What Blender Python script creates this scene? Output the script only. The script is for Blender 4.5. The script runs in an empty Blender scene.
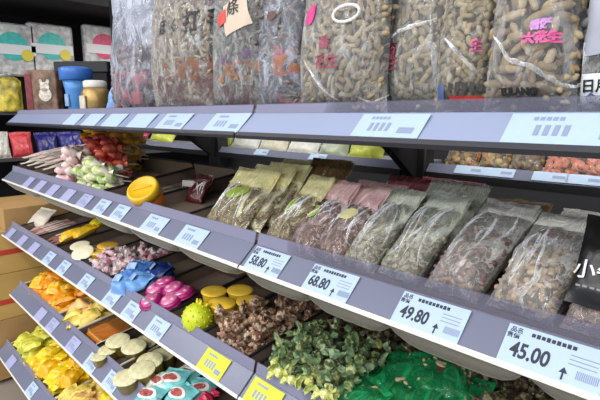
import bpy, math, random
from math import sin, cos, pi, sqrt, tan, atan2, radians
from mathutils import Vector, Matrix, noise
import numpy as np
random.seed(7)
SC = bpy.context.scene
COL = SC.collection
H = 1.5                      # eye height; the lip of the top shelf stands at it

# ------------------------------------------------------------------ camera
FPX, VPX, VPY = 470.0, -172.0, 115.0
pitch = math.atan((200 - VPY) / FPX)
yaw = math.atan((300 - VPX) / (FPX / cos(pitch)))
CF = Vector((-cos(yaw) * cos(pitch), sin(yaw) * cos(pitch), -sin(pitch)))
CR = Vector((sin(yaw), cos(yaw), 0))
CU = CR.cross(CF)
cam = bpy.data.cameras.new('camera')
camo = bpy.data.objects.new('camera', cam)
COL.objects.link(camo)
cam.sensor_width = 36
cam.lens = 36 * FPX / 600
cam.clip_start = 0.02
camo.matrix_world = Matrix(((CR.x, CU.x, -CF.x, 0), (CR.y, CU.y, -CF.y, 0), (CR.z, CU.z, -CF.z, H), (0, 0, 0, 1)))
SC.camera = camo


def ray(x, y):
    return CF + CR * ((x - 300) / FPX) + CU * ((200 - y) / FPX)


def at_y(x, y, Y):           # the point of the plane Y=const that the photo shows at x, y
    d = ray(x, y)
    p = d * (Y / d.y)
    return Vector((p.x, p.y, p.z + H))


def at_x(x, y, X):
    d = ray(x, y)
    p = d * (X / d.x)
    return Vector((p.x, p.y, p.z + H))


# ------------------------------------------------------------------ materials
MATS = {}


def new_mat(name):
    m = bpy.data.materials.new(name)
    m.use_nodes = True
    nt = m.node_tree
    return m, nt, nt.nodes['Principled BSDF'], nt.nodes['Material Output']


def N(nt, t, **kw):
    n = nt.nodes.new(t)
    for k, v in kw.items():
        if k in n.inputs:
            n.inputs[k].default_value = v
        else:
            setattr(n, k, v)
    return n


def ramp(nt, cols, interp='LINEAR'):
    r = nt.nodes.new('ShaderNodeValToRGB')
    r.color_ramp.interpolation = interp
    e = r.color_ramp.elements
    while len(e) < len(cols):
        e.new(0.5)
    for i, c in enumerate(cols):
        e[i].position = i / max(1, len(cols) - 1) if interp == 'LINEAR' else i / len(cols)
        e[i].color = (*c, 1)
    return r


def s2l(c):
    return tuple((v / 255 / 12.92) if v / 255 <= 0.04045 else ((v / 255 + 0.055) / 1.055) ** 2.4 for v in c)


def plain(name, rgb, rough=0.5, bump=0.0, bscale=60, metal=0.0, var=0.0, vscale=12, coat=0.0):
    """sRGB 0..255 colour, optional soft mottling and bump"""
    if name in MATS:
        return MATS[name]
    m, nt, b, o = new_mat(name)
    c = s2l(rgb)
    b.inputs['Base Color'].default_value = (*c, 1)
    b.inputs['Roughness'].default_value = rough
    b.inputs['Metallic'].default_value = metal
    b.inputs['Coat Weight'].default_value = coat
    tc = N(nt, 'ShaderNodeTexCoord')
    if var:
        n = N(nt, 'ShaderNodeTexNoise', Scale=vscale, Detail=4.0)
        nt.links.new(tc.outputs['Object'], n.inputs['Vector'])
        r = ramp(nt, [tuple(v * (1 - var) for v in c), tuple(min(1, v * (1 + var)) for v in c)])
        r.color_ramp.elements[0].position = .3
        r.color_ramp.elements[1].position = .7
        nt.links.new(n.outputs['Fac'], r.inputs['Fac'])
        nt.links.new(r.outputs['Color'], b.inputs['Base Color'])
    if bump:
        n = N(nt, 'ShaderNodeTexNoise', Scale=bscale, Detail=3.0)
        nt.links.new(tc.outputs['Object'], n.inputs['Vector'])
        bp = N(nt, 'ShaderNodeBump', Strength=bump, Distance=0.004)
        nt.links.new(n.outputs['Fac'], bp.inputs['Height'])
        nt.links.new(bp.outputs['Normal'], b.inputs['Normal'])
    MATS[name] = m
    return m


def pieces(name, cols, rough=0.6, bump=0.3, bscale=150, by='island', interp='LINEAR', mottle=None, mscale=60):
    """colour picked per loose piece (or per object)"""
    if name in MATS:
        return MATS[name]
    m, nt, b, o = new_mat(name)
    r = ramp(nt, [s2l(c) for c in cols], interp)
    if by == 'island':
        g = N(nt, 'ShaderNodeNewGeometry')
        nt.links.new(g.outputs['Random Per Island'], r.inputs['Fac'])
    else:
        g = N(nt, 'ShaderNodeObjectInfo')
        nt.links.new(g.outputs['Random'], r.inputs['Fac'])
    tc = N(nt, 'ShaderNodeTexCoord')
    out = r.outputs['Color']
    if mottle:
        n = N(nt, 'ShaderNodeTexNoise', Scale=mscale, Detail=3.0)
        nt.links.new(tc.outputs['Object'], n.inputs['Vector'])
        mr = N(nt, 'ShaderNodeMapRange')
        mr.inputs[1].default_value = .48
        mr.inputs[2].default_value = .58
        nt.links.new(n.outputs['Fac'], mr.inputs[0])
        mx = N(nt, 'ShaderNodeMix', data_type='RGBA')
        nt.links.new(mr.outputs[0], mx.inputs[0])
        nt.links.new(out, mx.inputs[6])
        mx.inputs[7].default_value = (*s2l(mottle), 1)
        out = mx.outputs[2]
    nt.links.new(out, b.inputs['Base Color'])
    b.inputs['Roughness'].default_value = rough
    if bump:
        n = N(nt, 'ShaderNodeTexNoise', Scale=bscale, Detail=3.0)
        nt.links.new(tc.outputs['Object'], n.inputs['Vector'])
        bp = N(nt, 'ShaderNodeBump', Strength=bump, Distance=0.003)
        nt.links.new(n.outputs['Fac'], bp.inputs['Height'])
        nt.links.new(bp.outputs['Normal'], b.inputs['Normal'])
    MATS[name] = m
    return m


def film(name, tint=(235, 238, 240), base=0.10, fold=0.35, rough=0.12, scale=22, bump=0.6, trans=(1, 1, 1), foldcut=(.56, .72)):
    """clear plastic film: see-through and glossy; whitish streaks are crease haze plus painted fold highlights"""
    if name in MATS:
        return MATS[name]
    m, nt, b, o = new_mat(name)
    b.inputs['Base Color'].default_value = (*s2l(tint), 1)
    b.inputs['Roughness'].default_value = rough
    b.inputs['Specular IOR Level'].default_value = 0.8
    tr = N(nt, 'ShaderNodeBsdfTransparent')
    tr.inputs['Color'].default_value = (*trans, 1)
    tc = N(nt, 'ShaderNodeTexCoord')
    mp = N(nt, 'ShaderNodeMapping')
    mp.inputs['Scale'].default_value = (1.0, 1.0, .55)
    mp.inputs['Rotation'].default_value = (0.2, .5, .3)
    nt.links.new(tc.outputs['Object'], mp.inputs['Vector'])
    n = N(nt, 'ShaderNodeTexNoise', Scale=scale, Detail=4.0, Distortion=1.2)
    nt.links.new(mp.outputs['Vector'], n.inputs['Vector'])
    v = N(nt, 'ShaderNodeTexVoronoi', Scale=scale * .8, feature='DISTANCE_TO_EDGE')
    mixv = N(nt, 'ShaderNodeMixRGB', Fac=0.25)
    nt.links.new(mp.outputs['Vector'], mixv.inputs[1])
    nt.links.new(n.outputs['Color'], mixv.inputs[2])
    nt.links.new(mixv.outputs[0], v.inputs['Vector'])
    mr = N(nt, 'ShaderNodeMapRange')
    mr.inputs[1].default_value, mr.inputs[2].default_value = foldcut
    mr.inputs[3].default_value, mr.inputs[4].default_value = 0, fold  # whitens the folds, painting their highlights into the film
    nt.links.new(n.outputs['Fac'], mr.inputs[0])
    me = N(nt, 'ShaderNodeMapRange')
    me.inputs[1].default_value, me.inputs[2].default_value = 0.0, 0.05
    me.inputs[3].default_value, me.inputs[4].default_value = fold * .7, 0
    nt.links.new(v.outputs['Distance'], me.inputs[0])
    fr = N(nt, 'ShaderNodeFresnel', IOR=1.35)
    a1 = N(nt, 'ShaderNodeMath', operation='ADD')
    a2 = N(nt, 'ShaderNodeMath', operation='ADD')
    a3 = N(nt, 'ShaderNodeMath', operation='ADD')
    a3.inputs[1].default_value = base
    a3.use_clamp = True
    nt.links.new(mr.outputs[0], a1.inputs[0])
    nt.links.new(me.outputs[0], a1.inputs[1])
    nt.links.new(a1.outputs[0], a2.inputs[0])
    nt.links.new(fr.outputs[0], a2.inputs[1])
    nt.links.new(a2.outputs[0], a3.inputs[0])
    bp = N(nt, 'ShaderNodeBump', Strength=bump, Distance=0.01)
    nt.links.new(n.outputs['Fac'], bp.inputs['Height'])
    nt.links.new(bp.outputs['Normal'], b.inputs['Normal'])
    nt.links.new(bp.outputs['Normal'], fr.inputs['Normal'])
    mx = N(nt, 'ShaderNodeMixShader')
    nt.links.new(a3.outputs[0], mx.inputs[0])
    nt.links.new(tr.outputs[0], mx.inputs[1])
    nt.links.new(b.outputs[0], mx.inputs[2])
    nt.links.new(mx.outputs[0], o.inputs['Surface'])
    MATS[name] = m
    return m


def acrylic(name, tint=(200, 205, 220), base=0.12, trans=(.93, .94, .96), rough=.15):
    if name in MATS:
        return MATS[name]
    m, nt, b, o = new_mat(name)
    b.inputs['Base Color'].default_value = (*s2l(tint), 1)
    b.inputs['Roughness'].default_value = rough
    tr = N(nt, 'ShaderNodeBsdfTransparent')
    tr.inputs['Color'].default_value = (*trans, 1)
    fr = N(nt, 'ShaderNodeFresnel', IOR=1.4)
    a = N(nt, 'ShaderNodeMath', operation='ADD')
    a.inputs[1].default_value = base
    a.use_clamp = True
    nt.links.new(fr.outputs[0], a.inputs[0])
    mx = N(nt, 'ShaderNodeMixShader')
    nt.links.new(a.outputs[0], mx.inputs[0])
    nt.links.new(tr.outputs[0], mx.inputs[1])
    nt.links.new(b.outputs[0], mx.inputs[2])
    nt.links.new(mx.outputs[0], o.inputs['Surface'])
    MATS[name] = m
    return m


# ------------------------------------------------------------------ mesh building
class MB:
    def __init__(self):
        self.v, self.f, self.mi, self.n = [], [], [], 0

    def add(self, verts, faces, M=None, mi=0):
        verts = np.asarray(verts, float)
        if M is not None:
            A = np.array(M)
            verts = verts @ A[:3, :3].T + A[:3, 3]
        self.v.append(verts)
        n = self.n
        for f in faces:
            self.f.append([i + n for i in f])
        self.mi += [mi] * len(faces)
        self.n += len(verts)
        return self

    def box(self, c, s, M=None, mi=0):
        x, y, z = (a / 2 for a in s)
        vs = [(c[0] + i * x, c[1] + j * y, c[2] + k * z) for i in (-1, 1) for j in (-1, 1) for k in (-1, 1)]
        return self.add(vs, [(0, 1, 3, 2), (4, 6, 7, 5), (0, 4, 5, 1), (2, 3, 7, 6), (0, 2, 6, 4), (1, 5, 7, 3)], M, mi)

    def rbox(self, c, s, r, M=None, mi=0, seg=3):
        """box with rounded upright edges and softened top and bottom"""
        x, y, z = (a / 2 for a in s)
        ring = []
        for cx, cy, a0 in ((x - r, y - r, 0), (-x + r, y - r, pi / 2), (-x + r, -y + r, pi), (x - r, -y + r, 1.5 * pi)):
            for k in range(seg + 1):
                a = a0 + k / seg * pi / 2
                ring.append((cx, cy, cos(a), sin(a)))
        lv = [(-z, r * .6), (-z + r * .5, 0), (z - r * .5, 0), (z, r * .6)]
        vs, fs = [], []
        n = len(ring)
        for zz, ins in lv:
            for cx, cy, ca, sa in ring:
                vs.append((c[0] + cx + (r - ins) * ca, c[1] + cy + (r - ins) * sa, c[2] + zz))
        for l in range(3):
            for k in range(n):
                a, b_ = l * n + k, l * n + (k + 1) % n
                fs.append((a, b_, b_ + n, a + n))
        fs.append(tuple(range(n))[::-1])
        fs.append(tuple(range(3 * n, 4 * n)))
        return self.add(vs, fs, M, mi)

    def prism(self, poly, x0, x1, M=None, mi=0):
        """polygon given in (y, z), stretched from x0 to x1"""
        n = len(poly)
        vs = [(x0, y, z) for y, z in poly] + [(x1, y, z) for y, z in poly]
        fs = [(k, (k + 1) % n, (k + 1) % n + n, k + n) for k in range(n)]
        fs += [tuple(range(n))[::-1], tuple(range(n, 2 * n))]
        return self.add(vs, fs, M, mi)

    def lathe(self, prof, seg=16, M=None, mi=0, sx=1, sy=1):
        vs, fs = [], []
        for r, z in prof:
            for k in range(seg):
                a = 2 * pi * k / seg
                vs.append((r * cos(a) * sx, r * sin(a) * sy, z))
        for l in range(len(prof) - 1):
            for k in range(seg):
                a, b_ = l * seg + k, l * seg + (k + 1) % seg
                fs.append((a, b_, b_ + seg, a + seg))
        fs.append(tuple(range(seg))[::-1])
        m = (len(prof) - 1) * seg
        fs.append(tuple(range(m, m + seg)))
        return self.add(vs, fs, M, mi)

    def tube(self, a, b, r, seg=8, mi=0):
        a, b = Vector(a), Vector(b)
        d = b - a
        M = Matrix.Translation(a) @ d.to_track_quat('Z', 'Y').to_matrix().to_4x4()
        return self.lathe([(r, 0), (r, d.length)], seg, M, mi)

    def build(self, name, mats, parent=None, smooth=False, kind=None):
        me = bpy.data.meshes.new(name)
        V = np.concatenate(self.v) if self.v else np.zeros((0, 3))
        me.from_pydata(V.tolist(), [], self.f)
        if not isinstance(mats, (list, tuple)):
            mats = [mats]
        for m in mats:
            me.materials.append(m)
        if len(mats) > 1:
            me.polygons.foreach_set('material_index', self.mi)
        me.polygons.foreach_set('use_smooth', [bool(smooth)] * len(me.polygons))
        me.update()
        o = bpy.data.objects.new(name, me)
        COL.objects.link(o)
        if parent:
            o.parent = parent
        if kind:
            o['kind'] = kind
        return o


def tag(o, label, cat, group=None, kind=None):
    o['label'] = label
    o['category'] = cat
    if group:
        o['group'] = group
    if kind:
        o['kind'] = kind
    return o


def thing(name, M=None, loc=None):
    o = bpy.data.objects.new(name, None)
    o.empty_display_size = .02
    COL.objects.link(o)
    if M is not None:
        o.matrix_world = M
    if loc is not None:
        o.location = loc
    return o


def dup(root, M, label=None, group=None, cat=None):
    r = root.copy()
    COL.objects.link(r)
    r.matrix_world = M
    for k in ('label', 'group', 'category', 'kind'):
        if k in root:
            r[k] = root[k]
    if label:
        r['label'] = label
    if group:
        r['group'] = group
    if cat:
        r['category'] = cat
    for ch in root.children:
        c = ch.copy()
        COL.objects.link(c)
        c.parent = r
        for g in ch.children:
            d = g.copy()
            COL.objects.link(d)
            d.parent = c
    return r


def frame(o, ex, ez, s=1.0):
    """matrix with local x along ex and local z along ez (made square to it)"""
    ex = Vector(ex).normalized()
    ez = Vector(ez)
    ez = (ez - ex * ez.dot(ex)).normalized()
    ey = ez.cross(ex)
    return Matrix(((ex.x * s, ey.x * s, ez.x * s, o[0]), (ex.y * s, ey.y * s, ez.y * s, o[1]), (ex.z * s, ey.z * s, ez.z * s, o[2]), (0, 0, 0, 1)))


def rmat(loc, rx=0, ry=0, rz=0, s=1.0):
    from mathutils import Euler
    return Matrix.Translation(Vector(loc)) @ Euler((rx, ry, rz)).to_matrix().to_4x4() @ Matrix.Diagonal((s, s, s, 1))


def text_geo(body, size, bold=0.0, squeeze=1.0, thick=0.0004):
    """vertices and faces of a line of writing in local x (right), z (up), facing -y; centred"""
    cu = bpy.data.curves.new('lettering', 'FONT')
    cu.body = body
    cu.size = size
    cu.offset = bold
    cu.extrude = thick / 2
    cu.resolution_u = 3
    cu.align_x = 'CENTER'
    cu.align_y = 'CENTER'
    t = bpy.data.objects.new('lettering', cu)
    COL.objects.link(t)
    dg = bpy.context.evaluated_depsgraph_get()
    me = bpy.data.meshes.new_from_object(t.evaluated_get(dg))
    vs = np.array([(v.co.x * squeeze, -v.co.z, v.co.y) for v in me.vertices]).reshape(-1, 3)
    fs = [tuple(p.vertices) for p in me.polygons]
    bpy.data.objects.remove(t)
    bpy.data.curves.remove(cu)
    bpy.data.meshes.remove(me)
    return vs, fs


# ------------------------------------------------------------------ shared materials
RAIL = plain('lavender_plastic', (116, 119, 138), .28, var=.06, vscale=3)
RAIL_TOP = plain('lit_lavender_plastic', (150, 160, 186), .25, var=.05, vscale=3)  # same rail plastic, made paler to paint in the reflected light
LIP = plain('cream_edge', (222, 218, 208), .4)
BLACK = plain('black_metal', (18, 18, 20), .5)
BLACK2 = plain('matt_black', (12, 12, 13), .75)
STEEL = plain('grey_metal', (120, 120, 125), .4, metal=.6)
GUARD = acrylic('clear_acrylic', (170, 170, 190), .12, (.86, .86, .9))
TRAYM = acrylic('smoky_plastic', (128, 112, 98), .6, (.8, .76, .72), .35)
TRAYW = acrylic('milky_plastic', (190, 188, 172), .2, (.9, .9, .86), .3)
TAGM = plain('blue_white_paper', (178, 198, 220), .45, var=.03, vscale=60)
TAGL = plain('lilac_paper', (166, 168, 202), .45, var=.05, vscale=60)
TAGY = plain('yellow_paper', (208, 214, 40), .45, var=.05, vscale=60)
INK = plain('dark_ink', (44, 48, 62), .6)
INKF = plain('faded_ink', (140, 152, 178), .6)
CLEAR = film('clear_film', base=.05, fold=.22, bump=1.0)
HAZY = film('hazy_film', (222, 224, 222), base=.11, fold=.34, bump=1.0)
FOIL = film('silvery_film', (205, 210, 222), base=.14, fold=.40, scale=20, bump=1.0, foldcut=(.52, .68))


def blotch(name, rgb, op=.6, scale=30):
    """broken print: colour where the pattern is, clear film elsewhere"""
    if name in MATS:
        return MATS[name]
    m, nt, b, o = new_mat(name)
    b.inputs['Base Color'].default_value = (*s2l(rgb), 1)
    tr = N(nt, 'ShaderNodeBsdfTransparent')
    tc = N(nt, 'ShaderNodeTexCoord')
    n = N(nt, 'ShaderNodeTexNoise', Scale=scale, Detail=4.0, Distortion=1.0)
    nt.links.new(tc.outputs['Object'], n.inputs['Vector'])
    mr = N(nt, 'ShaderNodeMapRange')
    mr.inputs[1].default_value, mr.inputs[2].default_value = .44, .58
    mr.inputs[3].default_value, mr.inputs[4].default_value = 0, op
    nt.links.new(n.outputs['Fac'], mr.inputs[0])
    mx = N(nt, 'ShaderNodeMixShader')
    nt.links.new(mr.outputs[0], mx.inputs[0])
    nt.links.new(tr.outputs[0], mx.inputs[1])
    nt.links.new(b.outputs[0], mx.inputs[2])
    nt.links.new(mx.outputs[0], o.inputs['Surface'])
    MATS[name] = m
    return m

# ------------------------------------------------------------------ the setting
g = MB().box((-2.0, .3, -.01), (7, 5, .02)).build('floor', plain('floor_tile', (150, 140, 128), .35, var=.06, vscale=2))
g['kind'] = 'structure'
g = MB().box((-2.2, 2.63, 1.45), (6.6, .04, 2.9)).build('wall_back', plain('dark_wall', (30, 30, 33), .8))
g['kind'] = 'structure'

# ------------------------------------------------------------------ the shelf unit
XL, XJ, XR = -2.58, -.80, .10
XE = {1: -2.60, 2: -2.80, 3: -2.90, 4: -2.76, 5: -2.90}     # far end of each level
LV = {1: (.60, -.038), 2: (.60, -.328), 3: (.59, -.640), 4: (.565, -.935), 5: (.50, -1.30)}   # rail foot: Y, z below the eye
RW, RH = .045, .042
SL = tan(radians(8))


def tray_z(lv, Y):
    D, zb = LV[lv]
    return H + zb + .028 + (Y - (D + .06)) * SL


def on_tray(lv, x, y, up=0.0):
    """where the photo's x, y meets the sloping tray floor of a level, raised by up"""
    D, zb = LV[lv]
    d = ray(x, y)
    z0 = zb + .028 + up - (D + .06) * SL
    t = z0 / (d.z - d.y * SL)
    p = d * t
    return Vector((p.x, p.y, p.z + H))


ORD = {1: 'top', 2: 'second', 3: 'third', 4: 'fourth', 5: 'lowest'}


def shelf(lv, x0, x1, label):
    D, zb = LV[lv]
    z = H + zb
    r = thing('display_shelf', loc=((x0 + x1) / 2, D, z))
    M = Matrix.Translation(-Vector(((x0 + x1) / 2, D, z)))
    back = 1.12
    slope = SL if lv > 1 else 0
    f0 = z + (.022 if lv > 1 else RH - .004)
    f1 = f0 + (back - D - .05) * slope
    p = MB().prism([(D + .05, f0), (D + .05, f0 - .022), (back, f1 - .03), (back, f1)], x0, x1, M)
    p.build('deck', BLACK2 if lv == 1 else plain('dark_deck', (96, 84, 74), .55, var=.1), r)
    rl = MB().prism([(D, z), (D + .004, z - .004), (D + RW + .006, z + RH - .008), (D + RW + .004, z + RH)], x0, x1, M)
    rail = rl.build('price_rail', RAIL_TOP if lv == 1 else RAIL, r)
    lo = .010 if lv == 1 else .006
    e = MB().prism([(D - .003, z - .003), (D + .001, z - lo), (D + .004, z - lo + .002), (D + .004, z + .001), (D + .001, z + .004)], x0, x1, M)
    e.build('rail_edge', LIP if lv > 1 else plain('charcoal_edge', (36, 36, 44), .45), r)
    gh = .026 if lv > 1 else .019
    gd = MB().prism([(D + RW + .003, z + RH), (D + RW + .006, z + RH), (D + RW + .012, z + RH + gh), (D + RW + .009, z + RH + gh)], x0 + .002, x1 - .002, M)
    gd.build('guard_strip', GUARD, r)
    if lv == 1:
        MB().box(((x0 + x1) / 2, D + .06, z + .004), (x1 - x0, .02, .03), M).build('front_beam', BLACK, r)
    # cantilever arms under the deck
    for bx in ((x0 + .12, x1 - .12) if x1 - x0 < 1 else (XL + .05, XL + .90, x1 - .05)):
        if lv == 1:
            bx_ = {True: XJ + .10, False: XJ - .88 + .02}[bx > XJ] if (bx > XJ and bx < XJ + .3) or (bx < XJ and abs(bx - (XJ - .88)) < .2) else None
            if bx_ is None:
                continue
            arm = [(.70, z + .03), (.70, z + .005), (.90, z - .005), (1.0, z - .045), (1.12, z - .13), (1.14, z - .13), (1.14, z + .03)]
            MB().prism(arm, bx_ - .012, bx_ + .012, M).build('bracket_arm', BLACK2, r)
        else:
            arm = [(D + .07, f0 - .022), (D + .07, f0 - .03), (1.12, f0 - .07), (1.12, f0)]
            MB().prism(arm, bx - .01, bx + .01, M).build('bracket_arm', BLACK, r)
    tag(r, label, 'shelf', 'display shelves')
    return r


for lv in (1, 2, 3, 4, 5):
    shelf(lv, XE[lv], XJ - .003, {1: 'black top shelf section with pale price rail under the black lidded carton',
                              2: 'second shelf section with lavender price rail in front of the yellow lidded jar',
                              3: 'third shelf section with lavender price rail under the pink and blue candy',
                              4: 'fourth shelf section with lavender price rail under the orange pouches',
                              5: 'lowest shelf section with lavender price rail under the yellow pouches'}[lv])
    if lv < 4:
        shelf(lv, XJ + .003, XR, {1: 'black top shelf section with pale price rail under the peanut bags',
                                  2: 'second shelf section with lavender price rail carrying the 45.00 tag',
                                  3: 'third shelf section with lavender rail under the green wrapped candy'}[lv])

# uprights and back panel
r = thing('shelf_frame', loc=(-1.24, 1.18, 0))
M = Matrix.Translation((1.24, -1.18, 0))
for ux in (XL + .03, XJ - .88 + .02, XJ + .10, XR):
    MB().rbox((ux, 1.155, 1.05), (.075, .05, 2.1), .006, M).build('upright', BLACK, r)
    b = MB()
    for k in range(14):
        b.box((ux, 1.129, .3 + k * .1 - .02), (.012, .004, .03), M)
MB().box(((XL + XR) / 2, 1.36, .60), (XR - XL, .012, 1.2), M).build('back_panel', plain('black_panel', (26, 25, 26), .7), r)
MB().box(((XL + XR) / 2, 1.30, 1.90), (XR - XL, .012, .62), M).build('rear_panel', plain('black_panel', (26, 25, 26), .7), r)
for ux in (XL + .03, XR):
    MB().box((ux, 1.0, .06), (.05, .7, .1), M).build('foot', BLACK, r)
tag(r, 'black steel frame with uprights holding the candy shelves', 'shelf frame')

# narrow rear shelves between the uprights, behind the second level
RY, RZ = 1.13, -.150


def rear_shelf(x0, x1, label):
    r = thing('rear_shelf', loc=((x0 + x1) / 2, RY, H + RZ))
    M = Matrix.Translation(-Vector(((x0 + x1) / 2, RY, H + RZ)))
    z = H + RZ
    MB().box(((x0 + x1) / 2, RY + .13, z + .005), (x1 - x0, .2, .012), M).build('deck', STEEL, r)
    MB().prism([(RY, z), (RY + .004, z - .004), (RY + .022, z + .018), (RY + .018, z + .022)], x0, x1, M).build('price_rail', RAIL, r)
    b = MB().prism([(RY - .002, z - .02), (RY + .01, z - .02), (RY + .01, z), (RY - .002, z)], x0, x1, M).build('front_beam', BLACK, r)
    tag(r, label, 'shelf', 'narrow rear shelves')


rear_shelf(XJ + .14, XR + .1, 'narrow rear shelf carrying the coloured nut packs behind the clear bags')
rear_shelf(XJ - .83, XJ + .06, 'narrow rear shelf carrying the white packs behind the yellow bags')
rear_shelf(XL - .36, XJ - .90, 'narrow rear shelf carrying red and peach packs behind the lollipops')

# ------------------------------------------------------------------ price tags
RN = Vector((0, -RH, RW)).normalized()
RU = Vector((0, RW, RH)).normalized()


def price_tag(lv, px, py, label, w=.11, mat=TAGM, price=None, arrow=True, hfrac=.94, group=None, detail=True, tilt=0.0):
    D, zb = LV[lv]
    # where the photo's ray meets the middle line of the rail
    d = ray(px, py)
    n = RN
    p0 = Vector((0, D + RW / 2, zb + RH / 2))
    t = p0.dot(n) / d.dot(n)
    X = (d * t).x
    L = sqrt(RW * RW + RH * RH) * hfrac
    c = Vector((X, D + RW / 2, H + zb + RH / 2)) + RN * .0012
    M = frame(c, (1, 0, 0), RU)
    r = thing('price_tag', M)
    card = MB().box((0, 0, 0), (w, .001, L)).build('card', mat, r)
    bar = MB()
    hf = L / 2
    ink = MB()
    fad = MB()
    y = -.0008
    if price:
        vs, fs = text_geo(price, .030, .0008, .74)
        ink.add(vs, fs, Matrix.Translation((-w * .20, y, -hf * .22)))
        vs, fs = text_geo('品名', .0085, .0001)
        ink.add(vs, fs, Matrix.Translation((-w * .40, y, hf * .74)))
        vs, fs = text_geo('售價', .0085, .0001)
        ink.add(vs, fs, Matrix.Translation((-w * .42, y, hf * .44)))
        if arrow:
            ax, az = w * .15, -hf * .52
            ink.box((ax, y, az - .004), (.0022, .0004, .010))
            ink.add([(ax - .005, y, az), (ax + .005, y, az), (ax, y, az + .008)], [(0, 1, 2)])
        for k in range(9):
            ink.box((-w * .22 + k * .0062, y, hf * .72), (.0046, .0004, .0052 + .001 * (k % 2)))
        for k in range(12):
            bar.box((w * .27 + k * .0021, y, -hf * .42), (.0011, .0004, .011))
        for k in range(3):
            fad.box((w * .30, y, hf * (.38 - .2 * k)), (w * .26, .0004, .0015))
    elif detail:
        for k in range(5):
            fad.box((-w * .3 + k * .0075, y, hf * .62), (.0055, .0004, .006))
        for k in range(4):
            ink2 = fad
            ink2.box((-w * .26 + k * .011, y, -hf * .15), (.0065, .0004, .018))
        bar.box((w * .28, y, -hf * .4), (w * .22, .0004, .012))
    if price:
        ink.build('lettering', INK, card)
    if fad.n:
        fad.build('fine_print', INKF, card)
    if bar.n:
        bar.build('barcode', INKF, card)
    tag(r, label, 'price tag', group)
    return r


price_tag(2, 550, 360, 'white price tag reading 45.00 at the near end of the second shelf', .122, price='45.00')
price_tag(2, 429, 317, 'white price tag reading 49.80 on the second shelf rail', .115, price='49.80')
price_tag(2, 331, 281, 'white price tag reading 68.80 under the pink topped bags', .110, price='68.80')
price_tag(2, 268, 260, 'white price tag reading 58.80 under the yellow topped bags', .108, price='58.80')
price_tag(2, 193, 235, 'white price tag on the second shelf below the dark red packs', .11)
price_tag(2, 158, 220, 'white price tag on the second shelf below the yellow lidded jar', .11)
for px, py in ((124, 208), (106, 202), (89, 196), (73, 190), (59, 184), (46, 180), (35, 176)):
    price_tag(2, px, py, 'small lilac price tag on the second shelf rail below the lollipops', .085, TAGL if px not in (124, 106) else TAGM, detail=px > 80, group='lilac tags below the lollipops')
price_tag(1, 389, 126, 'white price tag on the top shelf under the red printed peanut bag', .125, hfrac=.84)
price_tag(1, 575, 131, 'long white price tag on the top shelf under the largest peanut bag', .16, hfrac=.85)
price_tag(1, 224, 126, 'white price tag on the top shelf beside the gap between two rails', .13)
price_tag(1, 172, 124, 'white price tag on the top shelf under the beige bag with black writing', .13)
for px in (140, 112, 90, 70):
    price_tag(1, px, 123, 'white price tag on the top shelf rail near the silvery bag', .12, group='tags near the silvery bag', detail=False)
for px, py in ((13, 231), (24, 239), (35, 247), (50, 257), (65, 266), (86, 282)):
    price_tag(3, px, py, 'small pale price tag on the far half of the third shelf rail', .085, TAGL if px < 45 else TAGM, group='tags on the far half of the third rail', detail=px > 40)
price_tag(3, 111, 299, 'white price tag on the third shelf rail below the pink twist candy', .085)
price_tag(3, 131, 312, 'white price tag on the third shelf rail below the blue packs', .085)
price_tag(3, 157, 329, 'white price tag on the third shelf rail below the magenta discs', .09)
price_tag(3, 209, 371, 'bright yellow price tag on the third shelf rail below the brown nut candy', .10, TAGY)
price_tag(3, 262, 399, 'bright yellow price tag on the rail below the green twist candy', .10, TAGY)
for px, py in ((37, 319), (47, 332), (66, 354)):
    price_tag(4, px, py, 'pale lilac price tag on the fourth shelf rail below the orange packs', .085, TAGL, group='tags below the orange packs', detail=px > 40)
price_tag(4, 85, 372, 'white price tag on the fourth shelf rail below the amber tray', .09)
price_tag(4, 105, 391, 'white price tag on the fourth shelf rail below the cream lidded tubs', .09)
price_tag(5, 12, 361, 'lilac price tag at the far end of the lowest shelf rail', .085, TAGL, detail=False)
price_tag(5, 31, 391, 'white price tag on the lowest shelf rail below the yellow packs', .085)


for px, lb in ((470, 'pale tag on the rear rail under the mixed nut pack'), (500, 'pale tag on the rear rail under the brown and yellow nuts'), (552, 'pale tag on the rear rail under the orange snack'), (588, 'pale tag on the rear rail above the black labelled pack'), (318, 'pale tag on the rear rail under the whitish packs'), (262, 'pale tag on the rear rail behind the yellow topped bags')):
    c = at_y(px, 160, RY + .010)
    r = thing('price_tag', frame((c.x, RY + .0105, H + RZ + .0105), (1, 0, 0), (0, .7, .72)))
    card = MB().box((0, -.0035, 0), (.075, .001, .026)).build('card', TAGM, r)
    MB().box((.018, -.0042, 0), (.026, .0004, .008)).build('barcode', INKF, card)
    tag(r, lb, 'price tag', 'tags on the rear rail')


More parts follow.
